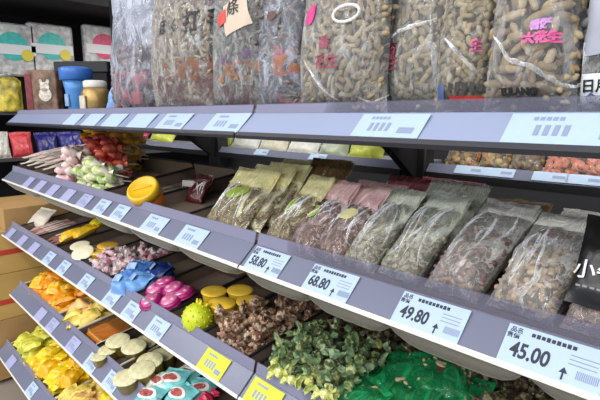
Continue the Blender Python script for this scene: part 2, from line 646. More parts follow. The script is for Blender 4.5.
# ------------------------------------------------------------------ trays
def tray(lv, x0, x1, label, mat=TRAYM, rim=BLACK, depth=.36, hgt=.04, front=.018):
    if lv == 2 and x1 > -1.05:
        rim, hgt = GUARD, .012
    D, zb = LV[lv]
    ya, yb = D + .062, D + .062 + depth
    o = Vector(((x0 + x1) / 2, ya, tray_z(lv, ya)))
    M = frame(o, (1, 0, 0), (0, -sin(radians(8)), cos(radians(8))))
    r = thing('candy_tray', M)
    w = x1 - x0 - .006
    dl = (yb - ya) / cos(radians(8))
    b = MB()
    b.box((0, dl / 2, -.002), (w, dl, .003))
    b.box((0, .001, front / 2), (w, .002, front))
    b.box((0, dl, hgt / 2 + .01), (w, .002, hgt + .02))
    for s in (-1, 1):
        b.box((s * w / 2, dl / 2, hgt / 2), (.002, dl, hgt))
    # rounded belly under the rail
    b.build('tray_body', mat, r)
    rm = MB()
    for s in (-1, 1):
        rm.box((s * w / 2, dl / 2, hgt + .001), (.006, dl, .005))
    rm.box((0, dl, hgt + .021), (w, .006, .005))
    rm.build('rim', rim, r)
    if lv == 2:
        # the milky front of the tray shows under the rail
        bl = MB()
        n = 7
        prof = [(-.056, -.024), (-.060, -.034), (-.058, -.048), (-.048, -.062), (-.030, -.072), (-.005, -.076), (.04, -.07)]
        seg = 14
        vs, fs = [], []
        for i in range(seg + 1):
            u = -1 + 2 * i / seg
            e = (1 - abs(u) ** 6)
            for (yy, zz) in prof:
                vs.append((u * w / 2, yy, -.024 + (zz + .024) * (.25 + .75 * e)))
        m = len(prof)
        for i in range(seg):
            for k in range(m - 1):
                a = i * m + k
                fs.append((a, a + 1, a + m + 1, a + m))
        bl.add(vs, fs)
        bl.build('belly', TRAYW, r, True)
    tag(r, label, 'tray', 'plastic candy trays')
    return r


CREAM = plain('cream_plastic', (214, 205, 180), .4)
L2 = [(-2.78, -2.25, 'smoky tray holding the pale stick packs'), (-2.25, -1.64, 'smoky tray heaped with bright lollipops'),
      (-1.63, -1.36, 'smoky tray holding the jar with the yellow lid'), (-1.36, -1.08, 'smoky tray holding the dark red packs'),
      (-1.08, -.82, 'smoky tray holding the yellow topped bags'), (-.79, -.60, 'smoky tray holding the pink topped bags'),
      (-.60, -.415, 'smoky tray holding the first clear bags after the pink ones'), (-.415, -.195, 'smoky tray holding the large creased clear bags'), (-.195, .08, 'smoky tray holding the black labelled pack')]
for a, b_, l in L2:
    tray(2, a, b_, l + ' on the second shelf')
L3 = [(-2.74, -2.44, 'tray holding the beige stick packs'), (-2.44, -2.18, 'tray holding the yellow stick packs'), (-2.18, -1.90, 'tray holding the white oval tub and amber tub'),
      (-1.90, -1.62, 'tray holding the pink and white twist candies'), (-1.62, -1.41, 'tray holding the blue foil packs'), (-1.41, -1.20, 'tray holding the magenta discs'),
      (-1.20, -1.02, 'tray holding the lime ball and yellow tubs'), (-1.02, -.825, 'tray holding the brown nut candies'),
      (-.79, -.52, 'tray holding the green twist candies'), (-.52, .08, 'tray holding the green pouches')]
for a, b_, l in L3:
    tray(3, a, b_, 'smoky ' + l + ' on the third shelf')
L4 = [(-2.68, -2.15, 'tray holding the orange pouches', CREAM), (-2.15, -1.93, 'tray holding the pale citrus pouches', CREAM), (-1.93, -1.735, 'tray holding the amber jelly', CREAM),
      (-1.735, -1.53, 'tray holding the cream lidded tubs nearest the amber jelly', BLACK), (-1.53, -1.33, 'tray holding the cream lidded tubs beside the teal packs', CREAM), (-1.33, -.95, 'tray holding the teal packs', CREAM)]
for a, b_, l, rm in L4:
    tray(4, a, b_, 'smoky ' + l + ' on the fourth shelf', rim=rm)
for a, b_, l in ((-2.82, -2.1, 'tray holding the yellow pouches at the end of the lowest shelf'), (-2.1, -1.7, 'tray holding the pale yellow pouches on the lowest shelf')):
    tray(5, a, b_, 'smoky ' + l, rim=CREAM)


# ------------------------------------------------------------------ shapes of goods
SAG = [.25]


def pillow_pts(w, h, t, nu=22, nv=26, top=.12, bot=.05, amp=.004, seed=0, sag=None):
    """both skins of a filled pouch: x across, z up, bulging to -y and +y"""
    sag = SAG[0] if sag is None else sag
    def full(v):
        if v < bot or v > 1 - top:
            return 0.0
        q = (v - bot) / (1 - top - bot)
        return max(0.0, sin(pi * q ** (1 - sag))) ** .45
    vs = {}
    P = []
    for side in (-1, 1):
        for j in range(nv + 1):
            v = j / nv
            fv = full(v)
            for i in range(nu + 1):
                u = -1 + 2 * i / nu
                fu = max(0.0, 1 - abs(u) ** 2.6) ** .6
                ww = w * (1 - .07 * fv)
                n1 = noise.noise(Vector((u * 2.2 + seed * 7.1, v * 3.2 + seed * 3.3, side * 3 + seed)))
                n2 = noise.noise(Vector((u * 6 + seed * 1.7, v * 5, side * 5 + seed * 2)))
                wob = noise.noise(Vector((u * 1.5, v * 2.5, seed * 4.7)))
                y = side * (.0008 + t / 2 * fv * fu) + (n1 * amp + n2 * amp * .6) * (.35 + .65 * fu) + wob * amp * 1.2
                P.append((u * ww / 2 + n2 * amp * .25, y, v * h))
    return P, nu, nv


def pillow(w, h, t, **kw):
    P, nu, nv = pillow_pts(w, h, t, **kw)
    fs = []
    m = nu + 1
    for s in range(2):
        o = s * m * (nv + 1)
        for j in range(nv):
            for i in range(nu):
                a = o + j * m + i
                f = (a, a + 1, a + m + 1, a + m)
                fs.append(f if s == 0 else f[::-1])
    return P, fs


CUR = [0, .004]


def skin_y(w, h, t, x, z, top, bot, sag=None):
    """the front skin of the pouch made last, creases included"""
    seed, amp = CUR
    sag = SAG[0] if sag is None else sag
    v = max(0, min(1, z / h))
    q = (v - bot) / (1 - top - bot)
    fv = max(0.0, sin(pi * q ** (1 - sag))) ** .45 if 0 < q < 1 else 0.0
    u = max(-1, min(1, x / (w / 2 * (1 - .07 * fv))))
    fu = max(0.0, 1 - abs(u) ** 2.6) ** .6
    n1 = noise.noise(Vector((u * 2.2 + seed * 7.1, v * 3.2 + seed * 3.3, -3 + seed)))
    n2 = noise.noise(Vector((u * 6 + seed * 1.7, v * 5, -5 + seed * 2)))
    wob = noise.noise(Vector((u * 1.5, v * 2.5, seed * 4.7)))
    return -(.0008 + t / 2 * fv * fu) + (n1 * amp + n2 * amp * .6) * (.35 + .65 * fu) + wob * amp * 1.2


def surf_depth(w, h, t, u, v, top, bot, sag=None):
    sag = SAG[0] if sag is None else sag
    if v < bot or v > 1 - top:
        return 0
    q = (v - bot) / (1 - top - bot)
    return t / 2 * max(0.0, sin(pi * q ** (1 - sag))) ** .45 * max(0.0, 1 - abs(u) ** 2.6) ** .6


def nut(L, R, waist=.25, seg=8, rings=7, bend=0.0, rough=.0):
    vs, fs = [], []
    for k in range(rings):
        q = k / (rings - 1)
        z = (q - .5) * L
        rr = R * max(.12, sqrt(max(0, 1 - (2 * q - 1) ** 2))) ** .8 * (1 - waist * math.exp(-((q - .5) / .16) ** 2))
        for i in range(seg):
            a = 2 * pi * i / seg
            j = 1 + rough * random.uniform(-1, 1)
            vs.append((rr * cos(a) * j + bend * (2 * q - 1) ** 2, rr * sin(a) * j, z))
    for k in range(rings - 1):
        for i in range(seg):
            a, b_ = k * seg + i, k * seg + (i + 1) % seg
            fs.append((a, b_, b_ + seg, a + seg))
    fs.append(tuple(range(seg))[::-1])
    m = (rings - 1) * seg
    fs.append(tuple(range(m, m + seg)))
    return vs, fs


def chip(L, R):
    """an irregular lump"""
    vs, fs = nut(L, R, 0, 7, 5, 0, .25)
    return vs, fs


CORE = plain('dark_core', (70, 56, 42), .8)  # dark colour paints the shade in the gaps between lumps


def fill_mesh(w, h, t, pieces_, n, size, top, bot, v0, v1, flatten=.35, core=.72):
    """the goods inside a pouch: lumps packed under both skins"""
    mb = MB()
    nx = max(3, int(w * .9 / size[0]))
    nz = max(3, int(h * (v1 - v0) / size[1]))
    for side, dense in ((-1, 1.0), (1, .55)):
        for layer in (.92, .60) if side < 0 else (.9,):
            for j in range(nz):
                for i in range(nx):
                    if random.random() > dense:
                        continue
                    u = -0.93 + 1.86 * (i + .5 + random.uniform(-.4, .4)) / nx
                    v = v0 + (v1 - v0) * (j + .5 + random.uniform(-.4, .4)) / nz
                    d = surf_depth(w, h, t, u, v, top, bot)
                    L, R = random.choice(pieces_)
                    y = side * max(0, d * layer - R * .9)
                    g_ = nut(L * random.uniform(.8, 1.15), R * random.uniform(.85, 1.1), random.choice((.3, .2, .05)), 8, 7) if L > 1.4 * R * 2 * .8 else chip(L * random.uniform(.7, 1.2), R)
                    a = random.uniform(0, pi)
                    Mx = rmat((u * w / 2 * .93, y, v * h), random.uniform(-flatten, flatten), a, 0)
                    mb.add(g_[0], g_[1], Mx)
    # a dense heart so that nothing shows through between the lumps
    P, fs = pillow(w * .84, h * (v1 - v0) * .97, t * core, nu=10, nv=10, top=.0, bot=.0, amp=.0)
    mb.add(P, fs, Matrix.Translation((0, 0, v0 * h + .01 * h)), 1)
    return mb


def bag(M, w, h, t, fill_mat, label, film_mat=CLEAR, sizes=((.034, .0085),), grid=(.020, .017), top=.12, bot=.04, fillto=.86, seed=1, amp=.004,
        name='snack_bag', cat='bag', group=None, fillname='nut_filling', extra=None, filmname='film'):
    r = thing(name, M)
    P, fs = pillow(w, h, t, top=top, bot=bot, amp=amp, seed=seed)
    CUR[:] = [seed, amp]
    fo = MB().add(P, fs).build(filmname, film_mat, r, True)
    if fill_mat:
        mb = fill_mesh(w, h, t * .9, sizes, 0, grid, top, bot, bot + .015, fillto)
        mb.build(fillname, [fill_mat, CORE], r, True, kind='stuff')
    if extra:
        extra(fo, w, h, t, top, bot)
    tag(r, label, cat, group)
    return r


def decal_text(r, body, size, x, z, w, h, t, top, bot, mat, name='lettering', bold=.0004, rot=0.0, squeeze=1.0):
    """writing printed on the bulging front of a pouch: each point laid on the skin"""
    vs, fs = text_geo(body, size, bold, squeeze)
    if len(vs) == 0:
        return
    out = []
    for a, b_, c in vs:
        X = x + a * cos(rot) - c * sin(rot)
        Z = z + a * sin(rot) + c * cos(rot)
        out.append((X, skin_y(w, h, t, X, Z, top, bot) - .003 + b_, Z))
    return MB().add(out, fs).build(name, mat, r)


def decal_patch(r, x, z, pw, ph, w, h, t, top, bot, mat, name='sticker', rot=0.0, oval=False, lift=.004):
    vs, fs = [], []
    n = 8
    for j in range(n + 1):
        for i in range(n + 1):
            a, c = (i / n - .5), (j / n - .5)
            if oval:
                m_ = max(abs(a), abs(c), 1e-6)
                l_ = sqrt(a * a + c * c) or 1e-6
                a, c = a * m_ / l_, c * m_ / l_
            a, c = a * pw, c * ph
            X = x + a * cos(rot) - c * sin(rot)
            Z = z + a * sin(rot) + c * cos(rot)
            vs.append((X, skin_y(w, h, t, X, Z, top, bot) - lift * .6, Z))
    for j in range(n):
        for i in range(n):
            a = j * (n + 1) + i
            fs.append((a, a + 1, a + n + 2, a + n + 1))
    return MB().add(vs, fs).build(name, mat, r, True)


def spot(M, px, py, w, h, t):
    """where on a bag's front (x over width, z over height) the photo shows a mark"""
    inv = M.inverted()
    o, d = inv @ Vector((0, 0, H)), inv.to_3x3() @ ray(px, py)
    k = (-t * .45 - o.y) / d.y
    p = o + d * k
    return p.x, p.z


# ------------------------------------------------------------------ top shelf: upright bags
PEANUT = pieces('peanut_shell', [(150, 130, 96), (172, 154, 118), (132, 110, 78), (186, 170, 138), (158, 138, 100)], .75, .35, 220)
PEANUTY = pieces('pale_peanut', [(158, 144, 108), (146, 130, 94), (182, 168, 132), (130, 114, 82)], .75, .35, 220)
BEIGE = pieces('beige_sticks', [(172, 154, 126), (150, 130, 104), (190, 174, 148), (140, 112, 88), (122, 92, 70)], .7, .3, 200)
GREYFISH = pieces('grey_snack', [(120, 122, 114), (96, 98, 96), (150, 150, 138), (132, 112, 96), (84, 80, 82)], .6, .3, 200)
DARKFISH = pieces('dark_snack', [(74, 72, 76), (104, 104, 106), (60, 56, 60), (132, 128, 122), (118, 86, 66)], .5, .3, 200)
REDBITS = pieces('reddish_snack', [(96, 84, 84), (128, 108, 104), (150, 130, 120), (84, 70, 74), (150, 90, 80)], .6, .3, 200)
BLACKTXT = plain('black_print', (24, 22, 22), .5)
REDTXT = plain('dark_pink_print', (150, 60, 88), .5)
PINKTXT = plain('pink_print', (214, 92, 150), .5)
LILTXT = plain('lilac_print', (196, 140, 200), .5)
MAGENTA = plain('magenta_print', (214, 50, 130), .4)
WHITEP = plain('white_print', (228, 230, 232), .5)
REDP = plain('red_print', (206, 62, 52), .5)
BROWNP = plain('brown_print', (92, 62, 50), .5)
BLUEP = plain('blue_print', (84, 104, 150), .5)
ORANGEP = plain('orange_print', (196, 120, 50), .5)
SHADE = 0
ZT = H + .001 + LV[1][1] + RH - .004
YT = .70


def stand(px0, px1, yaw_=0.0, lean=.0, Y=YT):
    """width, and a frame for a bag standing on the top shelf between two columns of the photo"""
    a, b_ = at_y(px0, 102, Y), at_y(px1, 102, Y)
    w = (b_.x - a.x) / max(.3, cos(yaw_))
    ex = (cos(yaw_), sin(yaw_), 0)
    return w, frame(((a.x + b_.x) / 2, Y, ZT), ex, (0, lean, 1))


PN = ((.027, .0058), (.023, .0062), (.030, .0055))


def print_text(r, M, body, size, px, py, w, h, t, top, bot, mat, **kw):
    x, z = spot(M, px, py, w, h, t)
    decal_text(r, body, size, x, z, w, h, t, top, bot, mat, **kw)


def print_patch(r, M, px, py, pw, ph, w, h, t, top, bot, mat, name='printed_mark', **kw):
    x, z = spot(M, px, py, w, h, t)
    decal_patch(r, x, z, pw, ph, w, h, t, top, bot, mat, name, **kw)


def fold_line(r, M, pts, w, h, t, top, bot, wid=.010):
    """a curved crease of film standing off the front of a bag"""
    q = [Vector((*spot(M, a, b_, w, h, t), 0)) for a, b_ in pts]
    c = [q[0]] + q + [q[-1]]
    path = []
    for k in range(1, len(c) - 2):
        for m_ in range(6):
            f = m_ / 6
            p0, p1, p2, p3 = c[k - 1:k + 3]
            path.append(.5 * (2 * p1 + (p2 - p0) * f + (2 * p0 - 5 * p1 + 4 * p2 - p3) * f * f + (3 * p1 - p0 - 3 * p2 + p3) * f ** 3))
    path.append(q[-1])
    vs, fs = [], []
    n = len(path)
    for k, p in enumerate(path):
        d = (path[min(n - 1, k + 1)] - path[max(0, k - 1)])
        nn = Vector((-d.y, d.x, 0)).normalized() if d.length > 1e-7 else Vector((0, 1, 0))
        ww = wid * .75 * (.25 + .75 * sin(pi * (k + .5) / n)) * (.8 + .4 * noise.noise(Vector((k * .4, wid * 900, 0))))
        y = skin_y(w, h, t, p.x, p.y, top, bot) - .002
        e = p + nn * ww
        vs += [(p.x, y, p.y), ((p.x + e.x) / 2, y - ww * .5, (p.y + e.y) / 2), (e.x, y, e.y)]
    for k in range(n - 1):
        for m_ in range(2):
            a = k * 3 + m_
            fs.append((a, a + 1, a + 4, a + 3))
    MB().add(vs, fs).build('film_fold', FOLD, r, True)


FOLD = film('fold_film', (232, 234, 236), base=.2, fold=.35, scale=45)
OR_B = blotch('orange_blotch', (176, 112, 52), .7)
PU_B = blotch('purple_blotch', (112, 86, 122), .6)
RU_B = blotch('rust_blotch', (134, 86, 60), .7)
PL_B = blotch('plum_blotch', (104, 74, 78), .6)
PK_B = blotch('pink_blotch', (188, 120, 130), .6)
DK_B = blotch('dark_blotch', (58, 54, 58), .6, 24)
w, M = stand(302, 386, 0, .08)
M5 = M


def ex5(r, w, h, t, top, bot):
    print_text(r, M5, '香', .026, 327, 44, w, h, t, top, bot, REDTXT)
    print_text(r, M5, '花生', .028, 328, 63, w, h, t, top, bot, REDTXT)
    print_patch(r, M5, 308, 14, .030, .040, w, h, t, top, bot, MAGENTA, rot=-.4, oval=True)
    cx, cz = spot(M5, 348, 14, w, h, t)
    k = MB()
    for q in range(18):
        a0, a1 = 2 * pi * q / 18, 2 * pi * (q + 1) / 18
        k.tube((cx + .030 * cos(a0), -t * .45 - .006, cz + .014 * sin(a0)), (cx + .030 * cos(a1), -t * .45 - .006, cz + .014 * sin(a1)), .0028, 6)
    k.build('tie_loop', plain('white_plastic', (236, 238, 235), .3), r, True)
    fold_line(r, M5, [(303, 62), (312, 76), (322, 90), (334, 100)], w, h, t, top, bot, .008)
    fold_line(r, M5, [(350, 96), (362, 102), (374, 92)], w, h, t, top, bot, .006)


bag(M, w * 1.04, .300, .10, PEANUT, 'clear bag of peanuts in shells with white tie loop at the top', HAZY, PN, (.0155, .0125), .10, .03, .93, 5, .005, extra=ex5, fillname='peanut_filling')
w, M = stand(386, 452, -.15, .10, .74)
M6 = M


def ex6(r, w, h, t, top, bot):
    print_text(r, M6, '香', .024, 392, 50, w, h, t, top, bot, REDTXT)
    print_text(r, M6, '生', .028, 394, 64, w, h, t, top, bot, REDTXT)
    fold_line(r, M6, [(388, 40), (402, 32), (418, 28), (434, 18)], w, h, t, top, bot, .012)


bag(M, w, .290, .09, PEANUTY, 'clear peanut bag with red print beside the bag with a tie loop', HAZY, PN, (.0155, .0125), .10, .03, .80, 6, .006, extra=ex6, fillname='peanut_filling')
w, M = stand(437, 500, .12, .12, .72)
M7 = M


def ex7(r, w, h, t, top, bot):
    print_patch(r, M7, 438, 92, .014, .024, w, h, t, top, bot, BLUEP)
    print_patch(r, M7, 466, 97, w * .55, .006, w, h, t, top, bot, REDP)
    x0, z0 = spot(M7, 450, 87, w, h, t)
    b = MB()
    for k in range(6):
        b.box((x0 + k * .0105, skin_y(w, h, t, x0 + k * .0105, z0, top, bot) - .003, z0), (.007, .0006, .012 + .003 * (k % 2)))
    b.build('lettering', BLACKTXT, r)
    print_text(r, M7, '生', .020, 477, 47, w, h, t, top, bot, PINKTXT)
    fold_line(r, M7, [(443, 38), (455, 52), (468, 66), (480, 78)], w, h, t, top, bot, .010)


bag(M, w, .30, .085, PEANUTY, 'clear bag of small pale peanuts with a red line along its foot', CLEAR, ((.019, .006), (.016, .0062)), (.013, .010), .08, .03, .93, 7, .006, extra=ex7, fillname='peanut_filling')
w, M = stand(484, 578, -.05, .12, .69)
M8 = M


def ex8(r, w, h, t, top, bot):
    print_text(r, M8, '香酥', .013, 541, 25, w, h, t, top, bot, LILTXT, bold=.0008)
    print_text(r, M8, '大花生', .0145, 541, 38, w, h, t, top, bot, PINKTXT, bold=.001)
    print_text(r, M8, 'EULANG', .0115, 515, 91, w, h, t, top, bot, BLACKTXT, bold=.0009)
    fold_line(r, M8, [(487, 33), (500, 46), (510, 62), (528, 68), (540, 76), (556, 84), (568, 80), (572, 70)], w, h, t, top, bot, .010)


bag(M, w * 1.02, .290, .11, PEANUT, 'largest clear peanut bag with pink and lilac print on its front', CLEAR, ((.028, .0064), (.025, .0066), (.031, .006)), (.0165, .0125), .08, .03, .96, 8, .006, extra=ex8, fillname='peanut_filling')
w, M = stand(577, 640, -.1, .05, .70)
M9 = M


def ex9(r, w, h, t, top, bot):
    print_patch(r, M9, 594, 92, .050, .046, w, h, t, top, bot, WHITEP, 'sticker')
    print_text(r, M9, '日用', .017, 593, 86, w, h, t, top, bot, BLACKTXT)
    print_text(r, M9, '食品', .016, 594, 99, w, h, t, top, bot, BLUEP)
    print_patch(r, M9, 596, 22, .085, .075, w, h, t, top, bot, plain('frosted_print', (170, 174, 186), .4), 'printed_band', rot=.4, oval=True)
    fold_line(r, M9, [(578, 36), (580, 55), (578, 80)], w, h, t, top, bot, .010)


bag(M, w, .29, .08, GREYFISH, 'grey snack bag with white swoosh and blue lettering on its foot', HAZY, ((.03, .008),), (.018, .016), .1, .03, .9, 9, .006, extra=ex9, fillname='snack_filling')
w, M = stand(263, 302, .12, .06, .715)
M4 = M


def ex4(r, w, h, t, top, bot):
    print_patch(r, M4, 270, 15, .028, .020, w, h, t, top, bot, BROWNP, 'printed_badge', oval=True)
    print_patch(r, M4, 286, 58, w * .5, .070, w, h, t, top, bot, PK_B, 'printed_band', rot=.2)
    print_patch(r, M4, 286, 64, w * .4, .035, w, h, t, top, bot, OR_B, 'orange_band', rot=.2, lift=.005)
    print_patch(r, M4, 288, 98, w * .4, .02, w, h, t, top, bot, PK_B, 'printed_foot', rot=.1)


bag(M, w * 1.08, .33, .07, DARKFISH, 'dark silvery bag with small brown badge next to the peanut bags', FOIL, ((.040, .005), (.034, .0055)), (.017, .015), .1, .03, .93, 4, .007, extra=ex4, fillname='snack_filling')
w, M = stand(215, 266, -.02, .05, .70)
M3 = M


def ex3(r, w, h, t, top, bot):
    print_patch(r, M3, 235, 14, .070, .075, w, h, t, top, bot, plain('pale_label', (206, 186, 164), .5), 'sticker', rot=.35)
    print_patch(r, M3, 224, 19, .032, .032, w, h, t, top, bot, REDP, 'red_corner', rot=.35, lift=.006)
    print_text(r, M3, '條', .038, 233, 9, w, h, t, top, bot, BLACKTXT, rot=.15)
    print_patch(r, M3, 240, 60, w * .75, .040, w, h, t, top, bot, PU_B, 'purple_band', rot=.08)
    print_patch(r, M3, 240, 70, w * .85, .040, w, h, t, top, bot, OR_B, 'orange_band', rot=.06, lift=.005)
    print_patch(r, M3, 240, 96, w * .8, .05, w, h, t, top, bot, PL_B, 'plum_band', rot=.0)


bag(M, w, .37, .09, GREYFISH, 'grey snack bag with a pale and red label near its top', HAZY, ((.040, .005), (.036, .0055)), (.017, .015), .08, .03, .93, 3, .006, extra=ex3, fillname='snack_filling')
w, M = stand(156, 216, 0, .04, .682)
M2 = M


def ex2(r, w, h, t, top, bot):
    for ch, px, py, sz in (('ほ', 163, 29, .046), ('く', 175, 27, .036), ('打', 188, 22, .056), ('手', 202, 17, .056)):
        print_text(r, M2, ch, sz, px, py, w, h, t, top, bot, BLACKTXT, rot=.08, bold=.0008, squeeze=.85)
    print_patch(r, M2, 192, 68, w * .8, .06, w, h, t, top, bot, RU_B, 'rust_band', rot=.06)
    print_patch(r, M2, 185, 90, w * .95, .07, w, h, t, top, bot, PL_B, 'plum_band', rot=-.04)


bag(M, w * 1.03, .38, .10, BEIGE, 'beige snack bag with four large black characters near its top', HAZY, ((.036, .005), (.032, .0055)), (.017, .014), .07, .03, .95, 2, .005, extra=ex2, fillname='snack_filling')
w, M = stand(121, 158, .12, .06, .72)
M1 = M


def ex1(r, w, h, t, top, bot):
    print_patch(r, M1, 150, 70, w * .3, .26, w, h, t, top, bot, DK_B, 'printed_side')
    print_patch(r, M1, 130, 88, w * .5, .10, w, h, t, top, bot, PK_B, 'printed_foot')


bag(M, w * 1.25, .42, .10, REDBITS, 'silvery white bag beside the gold jar on the top shelf', FOIL, ((.026, .008), (.022, .007)), (.018, .016), .2, .03, .50, 11, .012, extra=ex1, fillname='snack_filling')

# far end of the top shelf: carton, cups
pb = at_y(46, 115, .78)
r = thing('carton', frame((-2.40, .90, ZT), (.74, .68, 0), (0, 0, 1)))
MB().rbox((0.02, 0, .10), (.24, .10, .20), .004).build('box_body', BLACK2, r)
MB().rbox((0.02, 0, .222), (.26, .12, .05), .006).build('lid', plain('charcoal_card', (34, 38, 42), .6), r)
tag(r, 'black lidded carton standing behind the photo printed pack', 'carton')
r = thing('printed_pack', frame((at_y(46, 112, .72).x, .72, ZT), (.74, .68, 0), (0, 0, 1)))
wp = .150
MB().rbox((0, 0, .10), (wp, .05, .20), .008).build('pack_body', plain('speckled_print', (120, 92, 72), .4, var=.75, vscale=28), r)
dg = MB()
for (x, z, s, q) in ((.02, .09, .03, 1.0), (.02, .125, .022, 1.0), (.003, .148, .010, 1.3), (.036, .148, .010, 1.3)):
    dg.lathe([(s * .2, -.0015), (s, -.001), (s, .001)], 14, Matrix.Translation((x, -.0265, z)) @ Matrix.Rotation(pi / 2, 4, 'X'), sx=1 / q)
dg.build('animal_print', plain('pale_fur_print', (208, 198, 182), .5, var=.5, vscale=70), r)
MB().box((-.055, -.0262, .10), (.03, .002, .16)).build('red_panel', plain('dark_red_print', (120, 40, 44), .4, var=.4, vscale=50), r)
tag(r, 'pack printed with a pale puppy picture standing in front of the black carton', 'pack')
BLUEPL = plain('blue_plastic', (78, 140, 205), .3, var=.12, vscale=30)
p = at_y(79, 112, .76)
r = thing('blue_cup', Matrix.Translation((p.x, .76, ZT)))
MB().lathe([(.036, 0), (.038, .01), (.046, .10), (.054, .14)], 24).build('cup_body', BLUEPL, r, True)
MB().lathe([(.058, 0), (.064, .004), (.066, .045), (.062, .052), (.045, .056), (.01, .057)], 24, Matrix.Translation((0, 0, .14))).build('lid', plain('deep_blue_plastic', (56, 112, 190), .3), r, True)
MB().rbox((.0, -.044, .06), (.04, .006, .05), .002).build('printed_label', plain('pale_blue_print', (150, 180, 215), .4, var=.3, vscale=60), r)
tag(r, 'blue lidded cup standing beside the puppy printed pack', 'cup')
p = at_y(97, 112, .73)
r = thing('gold_jar', Matrix.Translation((p.x, .73, ZT)))
MB().lathe([(.045, 0), (.05, .01), (.05, .085), (.04, .10)], 20).build('jar_body', plain('gold_foil', (172, 140, 84), .3, metal=.5, var=.3, vscale=30), r, True)
MB().lathe([(.04, 0), (.042, .003), (.042, .022), (.036, .026)], 20, Matrix.Translation((0, 0, .10))).build('lid', plain('white_gloss', (226, 222, 210), .3), r, True)
MB().rbox((.0, -.05, .045), (.05, .006, .05), .002).build('printed_label', plain('cream_print', (214, 204, 178), .4, var=.2, vscale=60), r)
tag(r, 'gold jar with white lid between the blue cup and the silvery bag', 'jar')
p = at_y(112, 114, .71)
for nme, (ox, oy, oz), mt, lb in (('sachet', (0, 0, 0), plain('sky_print', (120, 160, 215), .4, var=.4, vscale=40), 'blue and white sachet leaning beside the gold jar'),):
    r = bag(frame((p.x, .715, ZT), (1, .1, 0), (0, .3, 1)), .11, .12, .03, None, lb, mt, seed=21, name='sachet', cat='sachet')
p = at_y(8, 114, .80)
q = at_x(8, 116, -3.47)
r = thing('striped_jar', Matrix.Translation((-3.47, q.y, 1.521)))
MB().lathe([(.085, 0), (.09, .01), (.09, .19), (.07, .21)], 20).build('jar_body', plain('yellow_black_print', (196, 180, 70), .4, var=.8, vscale=22), r, True)
MB().lathe([(.07, 0), (.072, .004), (.072, .03), (.066, .034)], 20, Matrix.Translation((0, 0, .21))).build('lid', plain('silver_lid', (170, 170, 172), .3, metal=.6), r, True)
tag(r, 'yellow and black jar on the dark wall unit below a teal pack', 'jar')

# ------------------------------------------------------------------ dark wall unit beyond the end of the shelves, with hanging packs
XW = -3.55
r = thing('wall_unit', loc=(XW, 1.3, 0))
M = Matrix.Translation((-XW, -1.3, 0))
MB().box((XW - .25, 1.15, 1.2), (.04, 3.0, 2.4), M).build('back_board', BLACK2, r)
MB().box((XW + .10, 1.35, 2.42), (.75, 2.4, .50), M).build('canopy', BLACK2, r)
for bz in (.40, .82, 1.22, 1.51):
    MB().box((XW - .05, 1.15, bz), (.4, 2.9, .02), M).build('board_shelf', plain('dark_shelf', (62, 62, 68), .5), r)
tag(r, 'black wall unit with deep canopy beyond the end of the shelves', 'shelf unit')
TEAL = plain('teal_print', (70, 190, 180), .4, var=.15, vscale=40)
PINKC = plain('pink_print_card', (214, 70, 110), .4, var=.2, vscale=40)
CLAM = plain('pale_clear_pack', (190, 190, 186), .3, var=.4, vscale=30)
for px, mt, lb in ((12, TEAL, 'teal printed pack hanging nearest the frame edge in the black unit'), (51, TEAL, 'teal printed pack hanging between the two other packs'), (103, PINKC, 'pink printed pack hanging in the black unit above the blue cup')):
    a = at_x(px, 50, XW + .12)
    r = thing('hanging_pack', frame(a, (0, 1, 0), (0, 0, 1)))
    ww, hh = .275, .315
    b = MB().rbox((0, 0, 0), (ww, .06, hh), .02)
    b.build('pack_body', CLAM, r)
    lab = MB().lathe([(.02, .0), (.085, .001), (.085, .003)], 20, Matrix.Translation((.0, -.031, .02)) @ Matrix.Rotation(pi / 2, 4, 'X'))
    lab.build('round_label', mt, r)
    MB().box((0, -.035, .0), (ww * .92, .002, .06)).build('label_band', plain('white_card', (225, 225, 225), .5), r)
    MB().lathe([(.01, .0), (.035, .001), (.035, .003)], 14, Matrix.Translation((.075, -.037, -.03)) @ Matrix.Rotation(pi / 2, 4, 'X')).build('yellow_badge', plain('yellow_badge', (222, 205, 70), .4), r)
    MB().box((0, .12, hh / 2 - .03), (.008, .2, .008)).build('peg', STEEL, r)
    tag(r, lb, 'pack', 'packs hanging in the black unit')

# cartons stacked beyond the end of the lower shelves
CARD = plain('brown_cardboard', (178, 140, 88), .75, var=.08, vscale=8)
CARD2 = plain('tan_cardboard', (196, 160, 92), .7, var=.1, vscale=6)
REDS = plain('red_stripe', (196, 64, 44), .6)


def carton(c, s, label, stripe=None, mat=CARD):
    r = thing('carton', Matrix.Translation(c))
    MB().rbox((0, 0, s[2] / 2), s, .006).build('box_body', mat, r)
    t = MB().box((0, 0, s[2] + .0008), (s[0], .05, .001))
    t.build('tape', plain('packing_tape', (190, 160, 110), .35), r)
    if stripe:
        b = MB()
        for z in stripe:
            b.box((s[0] / 2 + .0005, 0, z), (.002, s[1] * .98, .030))
            b.box((0, -s[1] / 2 - .0005, z), (s[0] * .98, .002, .030))
        b.build('stripe', REDS, r)
    tag(r, label, 'carton', 'cartons beyond the shelf end')


CX = -3.14
carton((CX, .78, .02), (.44, .62, .35), 'brown carton at the foot of the carton stack')
carton((CX, .80, .372), (.44, .60, .26), 'tan carton with a red stripe resting on the lowest carton', (.10,), CARD2)
carton((CX, .80, .634), (.44, .60, .24), 'tan carton with a red stripe at mid height of the stack', (.12,), CARD2)
carton((CX, .86, .876), (.44, .50, .12), 'flat brown carton topping the carton stack beyond the shelf end', None, CARD)
r = bag(frame(on_tray(3, 34, 226, .02), (1, .2, 0), (-.1, .5, .45)), .16, .12, .04, None, 'pale wrapped pack at the far end of the third shelf by the cartons', plain('pale_wrap', (214, 204, 186), .4, .4, 60), seed=31, name='wrapped_pack', cat='pack')

